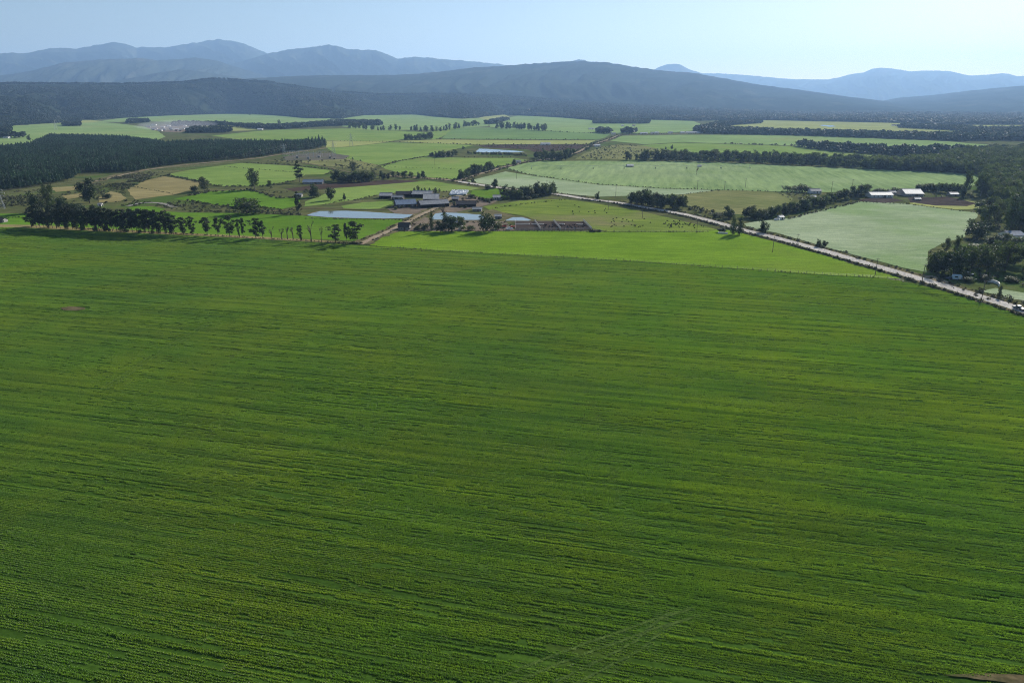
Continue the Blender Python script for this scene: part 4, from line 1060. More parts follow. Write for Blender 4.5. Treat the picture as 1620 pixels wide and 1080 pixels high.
# cheap prototypes for the distance
for k in range(4):
    r = np.random.default_rng(600 + k)
    bl = [(0, 0, .5, .42, .42, .42)]
    for j in range(6):
        a = r.uniform(0, 6.283); d = r.uniform(.1, .3); q = r.uniform(.15, .28)
        bl.append((math.cos(a) * d, math.sin(a) * d, r.uniform(.4, .85), q, q, q * .8))
    make_tree("far_tree", k, M['leaf_forest'], M['bark'], bl, 90, 0.13, MB().tube((0, 0, 0), (0, 0, .5), .03, .02, 4), 620 + k, .3)
for k in range(4):
    r = np.random.default_rng(640 + k)
    bl = [(r.uniform(-.1, .1), r.uniform(-.1, .1), .35, .42, .42, .4)] + [(r.uniform(-.3, .3), r.uniform(-.3, .3), r.uniform(.3, .7), .22, .22, .25) for _ in range(4)]
    make_tree("scrub", k, M['scrub'] if k < 3 else M['leaf_dark'], M['bark'], bl, 80, 0.12, MB().tube((0, 0, 0), (0, 0, .3), .02, .02, 4), 660 + k, .4)

tree_mass("plantation", [[(-60, 310), (0, 302), (53, 295), (115, 285), (128, 273), (226, 271), (234, 266), (319, 256), (402, 249), (449, 242), (517, 232), (512, 229), (420, 230), (330, 229), (262, 232), (252, 230), (192, 222), (81, 219), (50, 234), (-60, 246)]], 4.6, ["plantation_pine"], 4.6, 11.5, "dark green pine plantation in close ranks", .18)
for kd, src in (("wood_tree", "broadleaf_tree"), ("wood_gum", "gum_tree")):
    for cm, tm in TREE[src]:
        c2 = cm.copy(); c2.materials.clear(); c2.materials.append(M['leaf_wood']); TREE.setdefault(kd, []).append((c2, tm))
tree_mass("woodland", [[(1350, 267), (1430, 262), (1480, 258), (1500, 250), (1580, 243), (1800, 243), (1800, 310), (1640, 330), (1575, 322), (1556, 316), (1545, 298), (1560, 279), (1500, 274), (1420, 270)],
                       [(1585, 330), (1640, 332), (1700, 345), (1700, 372), (1640, 372), (1610, 345)]], 7.8, ["wood_tree", "wood_gum", "wood_gum", "gum_tree"], 10.5, 13, "dense dark wood filling the valley on the right", .3)
tree_mass("tree_belt", [[(990, 253), (1060, 252.5), (1180, 255), (1300, 261), (1420, 267), (1520, 272), (1520, 268), (1420, 263), (1300, 257.5), (1180, 252.5), (1060, 251)]], 8, ["broadleaf_tree"], 11, 13, "depth of the long dark tree belt", .25)
far = [[(1258, 233), (1320, 240), (1420, 248), (1450, 255), (1500, 250), (1580, 246), (1640, 245), (1640, 240), (1580, 242), (1480, 241), (1400, 241), (1320, 236), (1262, 231)],
       [(1100, 211), (1150, 213), (1250, 214.5), (1400, 219.5), (1510, 223.5), (1580, 223), (1640, 224), (1640, 219), (1560, 219), (1480, 216), (1400, 215), (1250, 210.5), (1150, 207), (1098, 206)],
       [(1420, 202.5), (1500, 206.5), (1545, 212), (1545, 219), (1620, 216), (1660, 211), (1660, 206), (1560, 207), (1500, 203), (1425, 200.5)],
       [(1130, 200), (1205, 195.5), (1205, 193.5), (1130, 197)], [(1098, 207), (1125, 200), (1135, 200), (1160, 207), (1150, 210)],
       [(980, 211), (1005, 212), (1005, 209.5), (992, 208)], [(943, 211), (965, 212), (965, 209.5), (943, 208)], [(938, 195.8), (1027, 196), (1027, 192.5), (944, 192.5)],
       [(272, 200), (335, 199), (360, 200), (360, 197.5), (275, 197)], [(295, 211), (330, 210.5), (365, 210), (365, 206), (305, 206)], [(360, 199.5), (410, 205), (460, 204), (520, 200), (555, 199), (605, 199), (600, 194.5), (540, 194), (480, 199), (440, 202), (400, 201)],
       [(768, 197), (785, 196.5), (805, 190.5), (795, 189.5), (775, 194)], [(100, 200), (128, 200), (128, 198), (103, 197)], [(200, 196), (236, 194), (236, 192), (205, 192)], [(104, 193.5), (128, 193), (128, 191), (106, 191)], [(0, 210), (20, 210), (16, 205), (0, 204)], [(0, 219.5), (38, 218.5), (38, 217), (0, 217.5)],
       [(-40, 200), (60, 196.5), (98, 194.5), (98, 192.5), (60, 193), (-40, 196)]]
tree_mass("far_woodland", far, 10, ["far_tree"], 12, 12, "far strips of woodland between the pale fields", .3)
# forest on the foothill slopes, set on the hill's own surface
def hill_forest():
    r, c = FOOTV.shape[:2]
    P = []
    for rep in range(5):
        ii = rng.uniform(0, r - 8, 13500); jj = rng.uniform(0, c - 2, 13500)
        i0, j0 = ii.astype(int), jj.astype(int); fi, fj = (ii - i0)[:, None], (jj - j0)[:, None]
        q = (FOOTV[i0, j0] * (1 - fi) + FOOTV[i0 + 1, j0] * fi) * (1 - fj) + (FOOTV[i0, j0 + 1] * (1 - fi) + FOOTV[i0 + 1, j0 + 1] * fi) * fj
        P.append(q)
    P = np.concatenate(P)
    dens = fbm(P[:, 0] / 420, P[:, 1] / 300, 4, 77)
    P = P[dens > 0.36]
    # the foot of the slope and its crest are closed with trees
    e = []
    for i in (1, 2, r - 1):
        for _ in range(3):
            jj = rng.uniform(0, c - 2, 1350); j0 = jj.astype(int); fj = (jj - j0)[:, None]
            e.append(FOOTV[i, j0] * (1 - fj) + FOOTV[i, j0 + 1] * fj)
    P = np.concatenate([P] + e)
    n = len(P)
    s = rng.uniform(.7, 1.35, n)
    pc = proto_collection("slope_forest_kinds", [cm for cm, tm in TREE["far_tree"]])
    scatter("slope_forest", P - np.array([0, 0, 1.5]), pc, np.stack([17 * s, 17 * s, 12 * s], 1), label="dark forest covering the foothill slopes")
    print("slope forest", n)
hill_forest()
# scrub: rough valley, verges, hedges, field edges
scr = np.concatenate([fill_poly(p, sp) for p, sp in (
    ([(-40, 310), (0, 306), (60, 300), (120, 292), (160, 285), (215, 275), (260, 272), (235, 285), (200, 300), (200, 320), (160, 322), (150, 312), (90, 318), (-40, 334)], 4.2),
    ([(-40, 316), (60, 310), (120, 316), (130, 325), (60, 334), (-40, 335)], 3.2),
    ([(160, 286), (215, 277), (240, 277), (205, 300), (180, 301)], 3.2),
    ([(420, 256), (470, 246), (520, 240), (600, 262), (590, 268), (530, 266), (470, 258)], 9),
    ([(300, 319), (360, 328), (440, 333), (480, 330), (470, 339), (420, 340), (330, 335), (300, 331)], 4.0),
    ([(415, 302), (440, 304), (480, 301), (510, 304), (480, 316), (440, 313)], 5.0),
    ([(200, 318), (275, 317), (330, 325), (300, 334), (262, 330), (205, 321)], 5.0),
    ([(910, 252), (925, 243), (950, 233), (975, 229), (1020, 231), (1060, 240), (1075, 250), (1000, 253)], 8),
    ([(530, 262), (600, 262), (620, 275), (690, 283), (600, 285), (540, 270)], 8),
    ([(1560, 318), (1700, 330), (1700, 480), (1560, 436), (1475, 440), (1470, 400), (1530, 380)], 3.2),
    ([(1500, 455), (1560, 455), (1680, 500), (1680, 515), (1560, 474)], 4.0),
    ([(1225, 303), (1300, 304), (1300, 313), (1250, 318)], 5.5),
    ([(1350, 306), (1440, 303), (1510, 306), (1520, 312), (1440, 312), (1380, 309)], 6.0),
    ([(640, 366), (655, 352), (690, 350), (800, 352), (815, 364), (780, 366)], 4.0),
    ([(700, 312), (745, 308), (800, 316), (780, 322), (740, 322)], 5.0),
    ([(757, 230.5), (860, 228.8), (930, 228.8), (915, 238), (868, 242), (846, 243), (835, 238)], 9))])
def rule_out(pts, polys):
    k = np.ones(len(pts), bool)
    for p in polys:
        k &= ~in_poly(pts[:, 0], pts[:, 1], [at(*q) for q in p])
    return pts[k]
lines = [  # field edges in the photo: polyline, step m, size m
    ([(0, 344.8), (50, 344.4)], 2.2, 1.0), ([(264, 277), (349, 296), (417, 295), (462, 287)], 3.0, 2.0), ([(300, 310), (332, 304), (394, 301), (415, 306.5), (438, 313.5), (477, 314)], 2.5, 2.2),
    ([(300, 319), (368, 329), (415, 328.5), (445, 332)], 2.4, 1.9), ([(355, 264), (420, 269), (480, 274)], 3, .9), ([(381, 257.5), (455, 261), (528, 269.5), (514, 277)], 3, 1.6), ([(228, 285.5), (260, 278.5), (319, 288)], 3, 1.4), ([(213, 296), (275, 307)], 3, .8),
    ([(803, 267), (840, 277.3), (946, 291.8), (1053, 298.6), (1138, 300.6), (1228, 303.6)], 3.2, 1.3), ([(1076, 308.5), (1134, 301.8)], 4, 1.2), ([(1083, 326), (1132, 337), (1160, 342)], 2.6, 2.2), ([(1090, 331), (1140, 343), (1160, 347)], 2.6, 2.4),
    ([(780, 330), (830, 323), (880, 317.5), (905, 316)], 2.2, .9), ([(740, 302), (690, 305), (650, 304)], 4, 1.4), ([(560, 317), (598, 309), (651, 304)], 3, 1.2), ([(513, 324), (540, 318), (575, 317)], 3, 1.0),
    ([(607, 263), (632, 255.3), (673, 248.3), (700, 246)], 5, 2.0), ([(602, 264.5), (700, 267), (770, 269)], 5, 1.0), ([(690, 220.8), (810, 221), (942, 221.8)], 8, 2.6), ([(617, 225), (700, 227.3), (757, 229.6), (810, 229), (930, 228.5)], 8, 2.4),
    ([(540, 223), (617, 225)], 8, 1.6), ([(860, 207.5), (910, 210), (965, 212)], 9, 3), ([(1150, 227.8), (1250, 231), (1330, 238)], 7, 3.5), ([(1430, 243), (1500, 241.5)], 8, 4), ([(700, 205.5), (735, 201.5)], 9, 2), ([(735, 249.3), (811, 249.6)], 7, 1.8),
    ([(585, 389), (700, 397.4), (800, 402.8), (900, 407.8), (1000, 413.8), (1100, 420.8), (1200, 427.8), (1300, 434.8), (1385, 439)], 1.5, .55), ([(620, 366.3), (700, 366), (880, 366.3), (961, 366.8), (1122, 367.3)], 1.6, .7), ([(930, 366.8), (950, 366.9)], 1.0, 1.6), ([(1360, 320), (1436, 323.3), (1513, 333.3), (1549, 337)], 2.5, 1.0),
    ([(1245, 347), (1310, 331), (1357, 320)], 2.4, 1.6), ([(600, 393.5), (700, 399)], 1.4, .5), ([(485, 346), (560, 347), (650, 349)], 1.6, .9), ([(120, 361.5), (300, 371), (420, 377.5), (560, 385.5)], 1.2, .7), ([(530, 385), (575, 386)], .8, 1.3), ([(300, 335), (400, 336.5), (480, 341)], 1.8, 1.6)]
lp, ls = [], []
for px, step, size in lines:
    q = line_points(px_line(px), step)
    for p in q:
        lp.append((p.x + random.gauss(0, size * .5), p.y + random.gauss(0, size * .5))); ls.append(size * random.uniform(.5, 1.5))
for LN, offs, step, size in ((ROAD, (5.9, -6.4), 1.7, 1.3), (R2, (5.5, -5.5), 3.5, 2.2), (R3, (4.5, -4.5), 3, 1.3), (R4, (3.6, -3.6), 2.2, 1.0), (R5, (4.5, -4.5), 2.0, 1.2)):
    P = smooth_line(LN)
    for off in offs:
        Q = []
        for i, p in enumerate(P):
            d = (P[min(i + 1, len(P) - 1)] - P[max(i - 1, 0)]).normalized()
            Q.append(p + Vector((-d.y, d.x, 0)) * off)
        for p in line_points(Q, step):
            dens = float(vnoise(np.array([p.x / 14]), np.array([p.y / 14]), 8)[0])
            if dens > 0.3:
                lp.append((p.x + random.gauss(0, .6), p.y + random.gauss(0, .6))); ls.append(size * random.uniform(.45, 1.5))
# continuous dark hedge on the near side of the gravel road
P = smooth_line(ROAD); Q = []
for i, p in enumerate(P):
    d = (P[min(i + 1, len(P) - 1)] - P[max(i - 1, 0)]).normalized()
    Q.append(p + Vector((-d.y, d.x, 0)) * -6.0)
for p in line_points(Q, 0.9):
    if p.x > 60: lp.append((p.x + random.gauss(0, .4), p.y + random.gauss(0, .4))); ls.append(random.uniform(.6, 1.7))
lp, ls = np.array(lp), np.array(ls)
scr = rule_out(scr, [[(80, 297), (128, 294), (130, 300), (88, 304)], [(98, 310), (128, 306), (132, 311), (104, 316)], [(156, 312), (175, 303), (190, 306), (200, 314), (190, 319), (156, 321)], [(447, 249), (470, 244), (520, 242), (553, 246.5), (545, 252), (490, 254), (452, 253.5)], [(1552, 461), (1575, 456), (1660, 470), (1660, 480), (1600, 473)]])
nz = fbm(scr[:, 0] / 30, scr[:, 1] / 30, 3, 55); scr = scr[nz > .42]
ss = rng.uniform(.5, 1.55, len(scr)) ** 2 * (1 + (scr[:, 1] > 700) * .3)
allp = np.concatenate([scr, lp]); alls = np.concatenate([ss, ls])
pc = proto_collection("scrub_kinds", [cm for cm, tm in TREE["scrub"]])
n = len(allp)
scatter("undergrowth", np.concatenate([allp, np.zeros((n, 1))], 1), pc, np.stack([alls * rng.uniform(1, 1.7, n), alls * rng.uniform(1, 1.7, n), alls * rng.uniform(.6, 1.1, n)], 1), label="rough scrub and tall grass along verges, hedges and the valley")
print("scrub", n)
# ================================================================== BUILDINGS
M['white_wall'] = plain("white_wall", (0.72, 0.70, 0.66), 0.8, var=0.08, scale=0.6)
M['grey_wall'] = plain("grey_wall", (0.22, 0.21, 0.20), 0.85, var=0.15, scale=0.6)
M['dark_wall'] = plain("dark_timber", (0.045, 0.038, 0.034), 0.85, var=0.25, scale=0.8)
M['brick_wall'] = plain("reddish_wall", (0.22, 0.10, 0.07), 0.85, var=0.2, scale=0.6)
M['pane'] = plain("window_glass", (0.03, 0.035, 0.04), 0.12, var=0.1, spec=0.5)
M['door'] = plain("door_paint", (0.10, 0.075, 0.055), 0.7)
M['steel'] = plain("galvanised_steel", (0.45, 0.46, 0.47), 0.45, 0.6, var=0.15)
M['wood_pole'] = plain("weathered_pole", (0.12, 0.095, 0.075), 0.9, var=0.25)
def roof_mat(name, col, pitch_len=0.45, rough=0.6, var=0.15, spec=.35):
    """ribbed metal sheet: ribs are built as relief, rust and fade in the colour"""
    m, t, o = new_mat(name)
    geo = N(t, "ShaderNodeTexCoord")
    b = N(t, "ShaderNodeBsdfPrincipled"); b.inputs["Roughness"].default_value = rough
    b.inputs["Specular IOR Level"].default_value = spec
    f = noise_at(t, geo.outputs["Object"], 0.35, 5, 0.65)
    g = noise_at(t, mapped(t, geo.outputs["Object"], 0, (1.2, 0.08, 1)), 1.0, 3)
    c = mixc(t, ramp(t, f, .3, .7), tuple(x * (1 - var) for x in col), tuple(min(1, x * (1 + var)) for x in col))
    c = mixc(t, 1.0, c, mixc(t, ramp(t, g, .35, .65), (0.86, 0.85, 0.84), (1.05, 1.05, 1.05)), 'MULTIPLY')
    t.links.new(c, b.inputs["Base Color"])
    t.links.new(b.outputs[0], o.inputs[0])
    return m
M['roof_white'] = roof_mat("pale_roof_sheet", (0.52, 0.52, 0.515))
M['roof_pale'] = roof_mat("faded_roof_sheet", (0.33, 0.33, 0.33), rough=.7, spec=.25)
M['roof_grey'] = roof_mat("grey_roof_sheet", (0.22, 0.23, 0.25), rough=.7, spec=.25)
M['roof_blue'] = roof_mat("blue_grey_roof_sheet", (0.13, 0.18, 0.26), rough=.75, spec=.2)
M['roof_dark'] = roof_mat("dark_roof_sheet", (0.04, 0.04, 0.045), rough=.85, spec=.1)
M['roof_red'] = roof_mat("reddish_roof", (0.20, 0.085, 0.06))
M['roof_thatch'] = plain("thatch", (0.07, 0.06, 0.055), 0.95, var=0.3, scale=1.5, bump=0.05)

def house(p, L, W, H, rz, roof, wall, label, group=None, name="farm_shed", cat="shed", rise=None, open_front=False, nwin=3, over=0.4, parts=True):
    """a building with walls of real thickness, a two-pitched roof with ribs, door and windows"""
    t = thing(name, label, cat, (p.x, p.y, 0), rz, group)
    rise = W * 0.20 if rise is None else rise
    mb = MB(); th = 0.2
    mb.box((0, W / 2 - th / 2, H / 2), (L, th, H))
    if not open_front: mb.box((0, -W / 2 + th / 2, H / 2), (L, th, H))
    for s in (-1, 1):
        x = s * (L / 2 - th / 2)
        iw = W / 2 - th if not open_front else W / 2 - th
        y0 = -iw if not open_front else -W / 2
        v = [(x - th / 2, y0, 0), (x + th / 2, y0, 0), (x + th / 2, iw, 0), (x - th / 2, iw, 0),
             (x - th / 2, y0, H), (x + th / 2, y0, H), (x + th / 2, iw, H), (x - th / 2, iw, H), (x - th / 2, 0, H + rise * .98), (x + th / 2, 0, H + rise * .98)]
        mb.add(v, [(0, 1, 5, 4), (2, 3, 7, 6), (1, 2, 6, 9, 5), (3, 0, 4, 8, 7), (4, 5, 9, 8), (6, 7, 8, 9), (3, 2, 1, 0)])
    if open_front:
        for k in range(1, max(2, int(L / 5))):
            mb.tube((-L / 2 + k * L / max(2, int(L / 5)), -W / 2 + .15, 0), (-L / 2 + k * L / max(2, int(L / 5)), -W / 2 + .15, H), 0.1, n=5)
    mb.obj("wall", M[wall], t)
    rb = MB(); a = math.atan2(rise, W / 2)
    hw = W / 2 + over; hl = L / 2 + over; zt = H + rise + 0.06; ze = H + rise - math.tan(a) * hw + 0.06; k = 0.08
    for s in (-1, 1):
        v = [(-hl, 0, zt), (hl, 0, zt), (hl, s * hw, ze), (-hl, s * hw, ze), (-hl, 0, zt + k), (hl, 0, zt + k), (hl, s * hw, ze + k), (-hl, s * hw, ze + k)]
        rb.add(v, [(0, 1, 2, 3), (7, 6, 5, 4), (0, 3, 7, 4), (1, 5, 6, 2), (3, 2, 6, 7)])
        n = min(60, int(2 * hl / 0.9))
        for j in range(n):                                    # sheet ribs
            x = -hl + (j + .5) * 2 * hl / n
            rb.add([(x - .04, 0, zt + k), (x + .04, 0, zt + k), (x + .04, s * hw, ze + k), (x - .04, s * hw, ze + k), (x, 0, zt + k + .05), (x, s * hw, ze + k + .05)], [(0, 4, 5, 3), (4, 1, 2, 5), (3, 5, 2)])
    rb.obj("roof", M[roof], t)
    ridge = MB(); ridge.box((0, 0, zt + k + 0.05), (2 * hl + 0.02, 0.4, 0.07)); ridge.obj("ridge_cap", M[roof], t)
    if parts:
        if not open_front:
            d = MB(); d.box((L * 0.12, -W / 2 - 0.02, min(1.05, H * .45)), (1.0 if L < 15 else 2.6, 0.06, min(2.1, H * .9))); dr = d.obj("door", M['door'], t)
            h_ = MB(); h_.box((L * .12 + .35, -W / 2 - .07, 1.0), (.12, .05, .05)); h_.obj("handle", M['steel'], dr)
        for k_ in range(nwin):
            x = -L / 2 + (k_ + .7) * L / (nwin + .4)
            if abs(x - L * .12) < 2.0 and not open_front: x += 2.2
            y = -W / 2 - 0.02 if not open_front else W / 2 + .02
            f = MB()
            for dx, dz, sx, sz in ((0, .55, 1.3, .1), (0, -.55, 1.3, .1), (-.6, 0, .1, 1.0), (.6, 0, .1, 1.0), (0, 0, .06, 1.0)):
                f.box((x + dx, y, H * .55 + dz), (sx, .07, sz))
            w = f.obj("window", M['white_wall'], t)
            g = MB(); g.box((x, y, H * .55), (1.1, .03, 1.0)); g.obj("pane", M['pane'], w)
    return t
def house_px(px, py, wp, dpx, H, rot, roof, wall, label, group=None, name="farm_shed", cat="shed", depth=None, **kw):
    """px,py: foot of the near wall's middle; wp: width in photo pixels"""
    p = at(px, py); m = mpp(p)
    L = wp * m; H *= 0.82
    W = depth or max(5.0, dpx)
    p = p + Vector((0, W * .5, 0))
    return house(p, L, W, H, R(rot), roof, wall, label, group, name, cat, **kw)

# farmyard
house_px(610, 314.5, 19, 9, 3.2, -4, 'roof_pale', 'dark_wall', "white-roofed shed with a dark open front, set apart by the pond", open_front=True, depth=10)
house_px(643, 312.0, 34, 9, 3.4, 6, 'roof_dark', 'dark_wall', "long dark-roofed shed joined to the white-roofed one", open_front=True, depth=9, nwin=4)
house_px(668, 312.5, 31, 9, 3.4, -7, 'roof_pale', 'dark_wall', "long shed with a white roof before the dark conifers", open_front=True, depth=12, nwin=4)
house_px(629, 316.5, 17, 7, 2.8, -8, 'roof_grey', 'dark_wall', "low dark shed between the white-roofed sheds", depth=7)
house_px(639, 328.5, 32, 9, 3.2, 18, 'roof_blue', 'dark_wall', "shed with a blue-grey roof, nearest to the long pond", depth=14, nwin=4)
house_px(684, 328.5, 46, 9, 3.4, 22, 'roof_grey', 'dark_wall', "longest shed, grey-roofed, slanting behind the bare brown tree", depth=12, nwin=5, open_front=True)
house_px(681, 320.5, 24, 9, 3.6, 3, 'roof_pale', 'dark_wall', "broad pale-roofed shed in the middle of the farmyard", depth=16, nwin=3, open_front=True)
house_px(720, 319.5, 10, 7, 3.2, 0, 'roof_grey', 'dark_wall', "small dark barn at the yard beside the wrapped bales", depth=7, nwin=1)
house_px(737, 327.5, 31, 8, 2.6, 3, 'roof_dark', 'dark_wall', "low dark open bunker shed with rails on the yard's edge", depth=10, nwin=3, open_front=True)
house_px(755, 334.5, 14, 7, 2.2, -4, 'roof_pale', 'grey_wall', "flat pale-roofed shelter behind the second pond", depth=5, nwin=1)
house_px(786, 316.5, 12, 7, 3.0, 0, 'roof_pale', 'white_wall', "white-roofed cottage at the end of the farm hedge", name="cottage", cat="house", depth=7, nwin=2)
house_px(788, 346.5, 10, 6, 2.4, 0, 'roof_pale', 'grey_wall', "small white-roofed shed behind the great round tree", depth=5, nwin=1)
house_px(639, 364, 17, 7, 2.3, -4, 'roof_thatch', 'grey_wall', "low dark-roofed farmhouse by the diagonal track, walls coloured grey as if in shade", name="farmhouse", cat="house", depth=7, rise=2.4, nwin=2)  # shade on the near walls is put into their grey colour
house_px(712, 357, 22, 8, 3.0, 4, 'roof_blue', 'white_wall', "pale-blue-roofed house hidden in the dark tree clump", name="farmhouse", cat="house", depth=9, nwin=3)
house_px(494, 291.5, 31, 10, 2.5, 5, 'roof_blue', 'grey_wall', "long bungalow with a blue-grey roof beside the ploughed strip", name="farmhouse", cat="house", depth=11, nwin=5)
house_px(545, 287.5, 12, 6, 2.8, 0, 'roof_pale', 'white_wall', "small white house in front of the thicket", name="cottage", cat="house", depth=6, nwin=2)
house_px(472, 312, 10, 5, 2.6, 0, 'roof_grey', 'grey_wall', "small grey shed above the narrow dark pine", depth=5, nwin=1)
house_px(157, 326.3, 5, 5, 1.7, 10, 'roof_grey', 'white_wall', "tiny pale hut by the dry streambed", name="hut", cat="hut", depth=4, nwin=1)
house_px(1, 352.5, 8, 6, 2.4, 0, 'roof_dark', 'grey_wall', "dark-roofed hut at the left end of the windbreak meadow", name="hut", cat="hut", depth=5, nwin=1)
house_px(697, 248.3, 16, 8, 3.2, 0, 'roof_pale', 'white_wall', "white farmhouse ringed by dark trees in the pasture", name="farmhouse", cat="house", depth=9, nwin=3)
house_px(820, 257.8, 8, 6, 2.8, 0, 'roof_grey', 'white_wall', "small white house beside the far road's round tree", name="cottage", cat="house", depth=6, nwin=2)
# right-hand barns
house_px(1395, 313, 35, 9, 3.0, 2, 'roof_white', 'white_wall', "long white-roofed barn behind the silvery field", depth=10, nwin=5)
house_px(1447, 311, 28, 10, 3.0, -2, 'roof_white', 'grey_wall', "wide white-roofed barn beside the dirt pen", depth=16, nwin=4)
house_px(1452, 317.3, 9, 4, 1.8, 0, 'roof_white', 'grey_wall', "small white-roofed lean-to on the dirt pen", depth=4, nwin=1)
house_px(1413, 308.6, 9, 6, 2.8, 0, 'roof_grey', 'white_wall', "small pale house between the two white-roofed barns", name="cottage", cat="house", depth=6, nwin=1)
house_px(1510, 310.8, 13, 5, 2.4, 0, 'roof_white', 'grey_wall', "low pale-roofed shed half hidden under the forest edge", depth=6, nwin=2)
house_px(1291, 306.5, 16, 7, 3.0, 0, 'roof_grey', 'white_wall', "grey-roofed house beside the leafless thicket", name="cottage", cat="house", depth=8, nwin=2)
house_px(1288, 315, 6, 5, 2.4, 0, 'roof_white', 'white_wall', "little white hut before the slanting hedge", name="hut", cat="hut", depth=4, nwin=1)
house_px(1236, 347.8, 7, 5, 2.4, 12, 'roof_white', 'white_wall', "white hut at the foot of the slanting hedge", name="hut", cat="hut", depth=4, nwin=1)
house_px(1607, 379, 26, 9, 3.2, 6, 'roof_blue', 'white_wall', "blue-grey-roofed house among the trees near the picture's edge", name="farmhouse", cat="house", depth=9, nwin=3)
house_px(997, 264.3, 10, 5, 2.0, 8, 'roof_white', 'grey_wall', "low white-roofed pump shed in the irrigated field", depth=7, nwin=1)
house_px(1107, 264.2, 5, 4, 2.0, 0, 'roof_white', 'white_wall', "tiny white pump house near the leafless pale tree", name="hut", cat="hut", depth=4, nwin=1)
# far hamlet along the road
hamlet = [(936, 205, 9, 'roof_white', "white barn at the edge of the far field, left of the hamlet"), (863, 229.6, 15, 'roof_white', "long white-roofed house by the dam"), (1019, 212.3, 11, 'roof_white', "brightest white house in the far hamlet"), (1033, 211.8, 6, 'roof_grey', "grey-roofed house beside the brightest one of the hamlet"),
          (1040, 211.4, 6, 'roof_white', "narrow white house in the middle of the hamlet"), (1061, 211.2, 7, 'roof_grey', "small grey house under the hamlet trees"), (1080, 211.2, 6, 'roof_white', "white house at the end of the hamlet trees"), (1097, 211.2, 23, 'roof_white', "long low white building at the end of the hamlet"),
          (1128, 211.0, 7, 'roof_white', "small white house beyond the long low building"), (971, 213.0, 7, 'roof_grey', "pale house where the far road meets the hamlet"), (945, 232.3, 9, 'roof_white', "white cottage beside the far road's bend"), (985, 199.8, 4, 'roof_white', "white house under far trees above the hamlet"), (1003, 199.8, 5, 'roof_red', "reddish house under far trees above the hamlet"),
          (1100, 207.5, 5, 'roof_red', "red-roofed house behind the long low building"), (733, 187.5, 4, 'roof_white', "white house at the foot of the wooded slope"), (411, 205.6, 8, 'roof_white', "pale shed at the end of the far plantation strip"), (1481, 196.9, 7, 'roof_white', "white barn below the right-hand hills"), (1416, 199.2, 8, 'roof_dark', "dark barn in the far yellow field"),
          (170, 184.2, 6, 'roof_white', "white house at the edge of the far forest"), (178, 183.6, 4, 'roof_white', "second white house at the edge of the far forest"), (9, 219.2, 9, 'roof_white', "white house among trees left of the plantation"), (1157, 203.5, 8, 'roof_white', "white shed behind the far right tree strip")]
for x, y, w, rf, lab in hamlet:
    house_px(x, y, w, 8, 3.0, random.uniform(-8, 8), rf, 'white_wall', lab, "far houses across the plain", name="far_house", cat="house", depth=9, nwin=2)
random.seed(21)
for k in range(26):
    x, y = random.uniform(232, 300), random.uniform(198, 208)
    if x > 270 and y < 200: y += 4
    house_px(x, y, random.uniform(4, 8), 8, random.uniform(2.6, 3.6), random.uniform(-25, 25), random.choice(['roof_white', 'roof_grey', 'roof_grey', 'roof_red']), random.choice(['white_wall', 'grey_wall']), "small house in the far settlement beneath the thin smoke", "houses of the far settlement", name="far_house", cat="house", depth=8, nwin=1)
for k, (x, y) in enumerate([(430, 177.5), (438, 177), (446, 178), (500, 176.5), (508, 177.5), (284, 174.5), (20, 181)]):
    pass

def smoke_cloud():
    m, t, o = new_mat("thin_smoke")
    v = N(t, "ShaderNodeVolumePrincipled"); v.inputs["Color"].default_value = (0.8, 0.86, 1.0, 1); v.inputs["Density"].default_value = 0.0016
    t.links.new(v.outputs[0], o.inputs["Volume"])
    bm = bmesh.new(); bmesh.ops.create_icosphere(bm, subdivisions=4, radius=1.0)
    p = at(278, 206)
    for w in bm.verts:
        k = 0.75 + 0.5 * float(fbm(np.array([w.co.x * 1.6 + 4]), np.array([w.co.y * 1.6 + w.co.z]), 3, 6)[0])
        w.co = Vector((w.co.x * 95 * k, w.co.y * 150 * k, 14 + w.co.z * 13 * k))
    me = bpy.data.meshes.new("smoke"); bm.to_mesh(me); bm.free(); me.materials.append(m)
    tag(link("smoke", me, None, (p.x, p.y, 0)), "thin bluish smoke drifting over the far settlement", None, None, 'stuff')
smoke_cloud()

# ================================================================== POND-SIDE, BALES, TANK
M['bale'] = plain("bale_wrap", (0.62, 0.64, 0.66), 0.35, var=0.12, scale=0.9)
bm_ = MB(); bm_.tube((0, -0.62, 0.6), (0, 0.62, 0.6), 0.62, n=12); bale_me = bm_.mesh("hay_bale", M['bale'])
base = at(725, 308.5)
k = 0
for row in range(8):
    for c in range(13):
        z = 0.0
        p = at(712 + c * 2.0 + row * 0.55 + random.uniform(-.4, .4), 308.8 - row * 0.85 + random.uniform(-.2, .2))
        o = link("wrapped_bale", bale_me, None, (p.x, p.y, 0), random.uniform(0, 3.1), (1.25, 1.25, 1.25))
        tag(o, "round white-wrapped bale lying in the farm's bale yard", "bale", "wrapped bales in the farmyard")
def water_tank(px, py, label, r=1.6, h=2.4):
    p = at(px, py); t = thing("water_tank", label, "tank", (p.x, p.y, 0))
    b = MB(); b.tube((0, 0, 0), (0, 0, h), r, n=20); b.obj("body", M['white_wall'], t)
    c = MB(); c.tube((0, 0, h), (0, 0, h + .45), r, r * .25, n=20); c.obj("lid", M['white_wall'], t)
water_tank(729, 363.5, "white water tank at the foot of the farmhouse clump")
water_tank(1497, 427.5, "small white tank under the dark tree at the wood's tip", 0.9, 1.5)

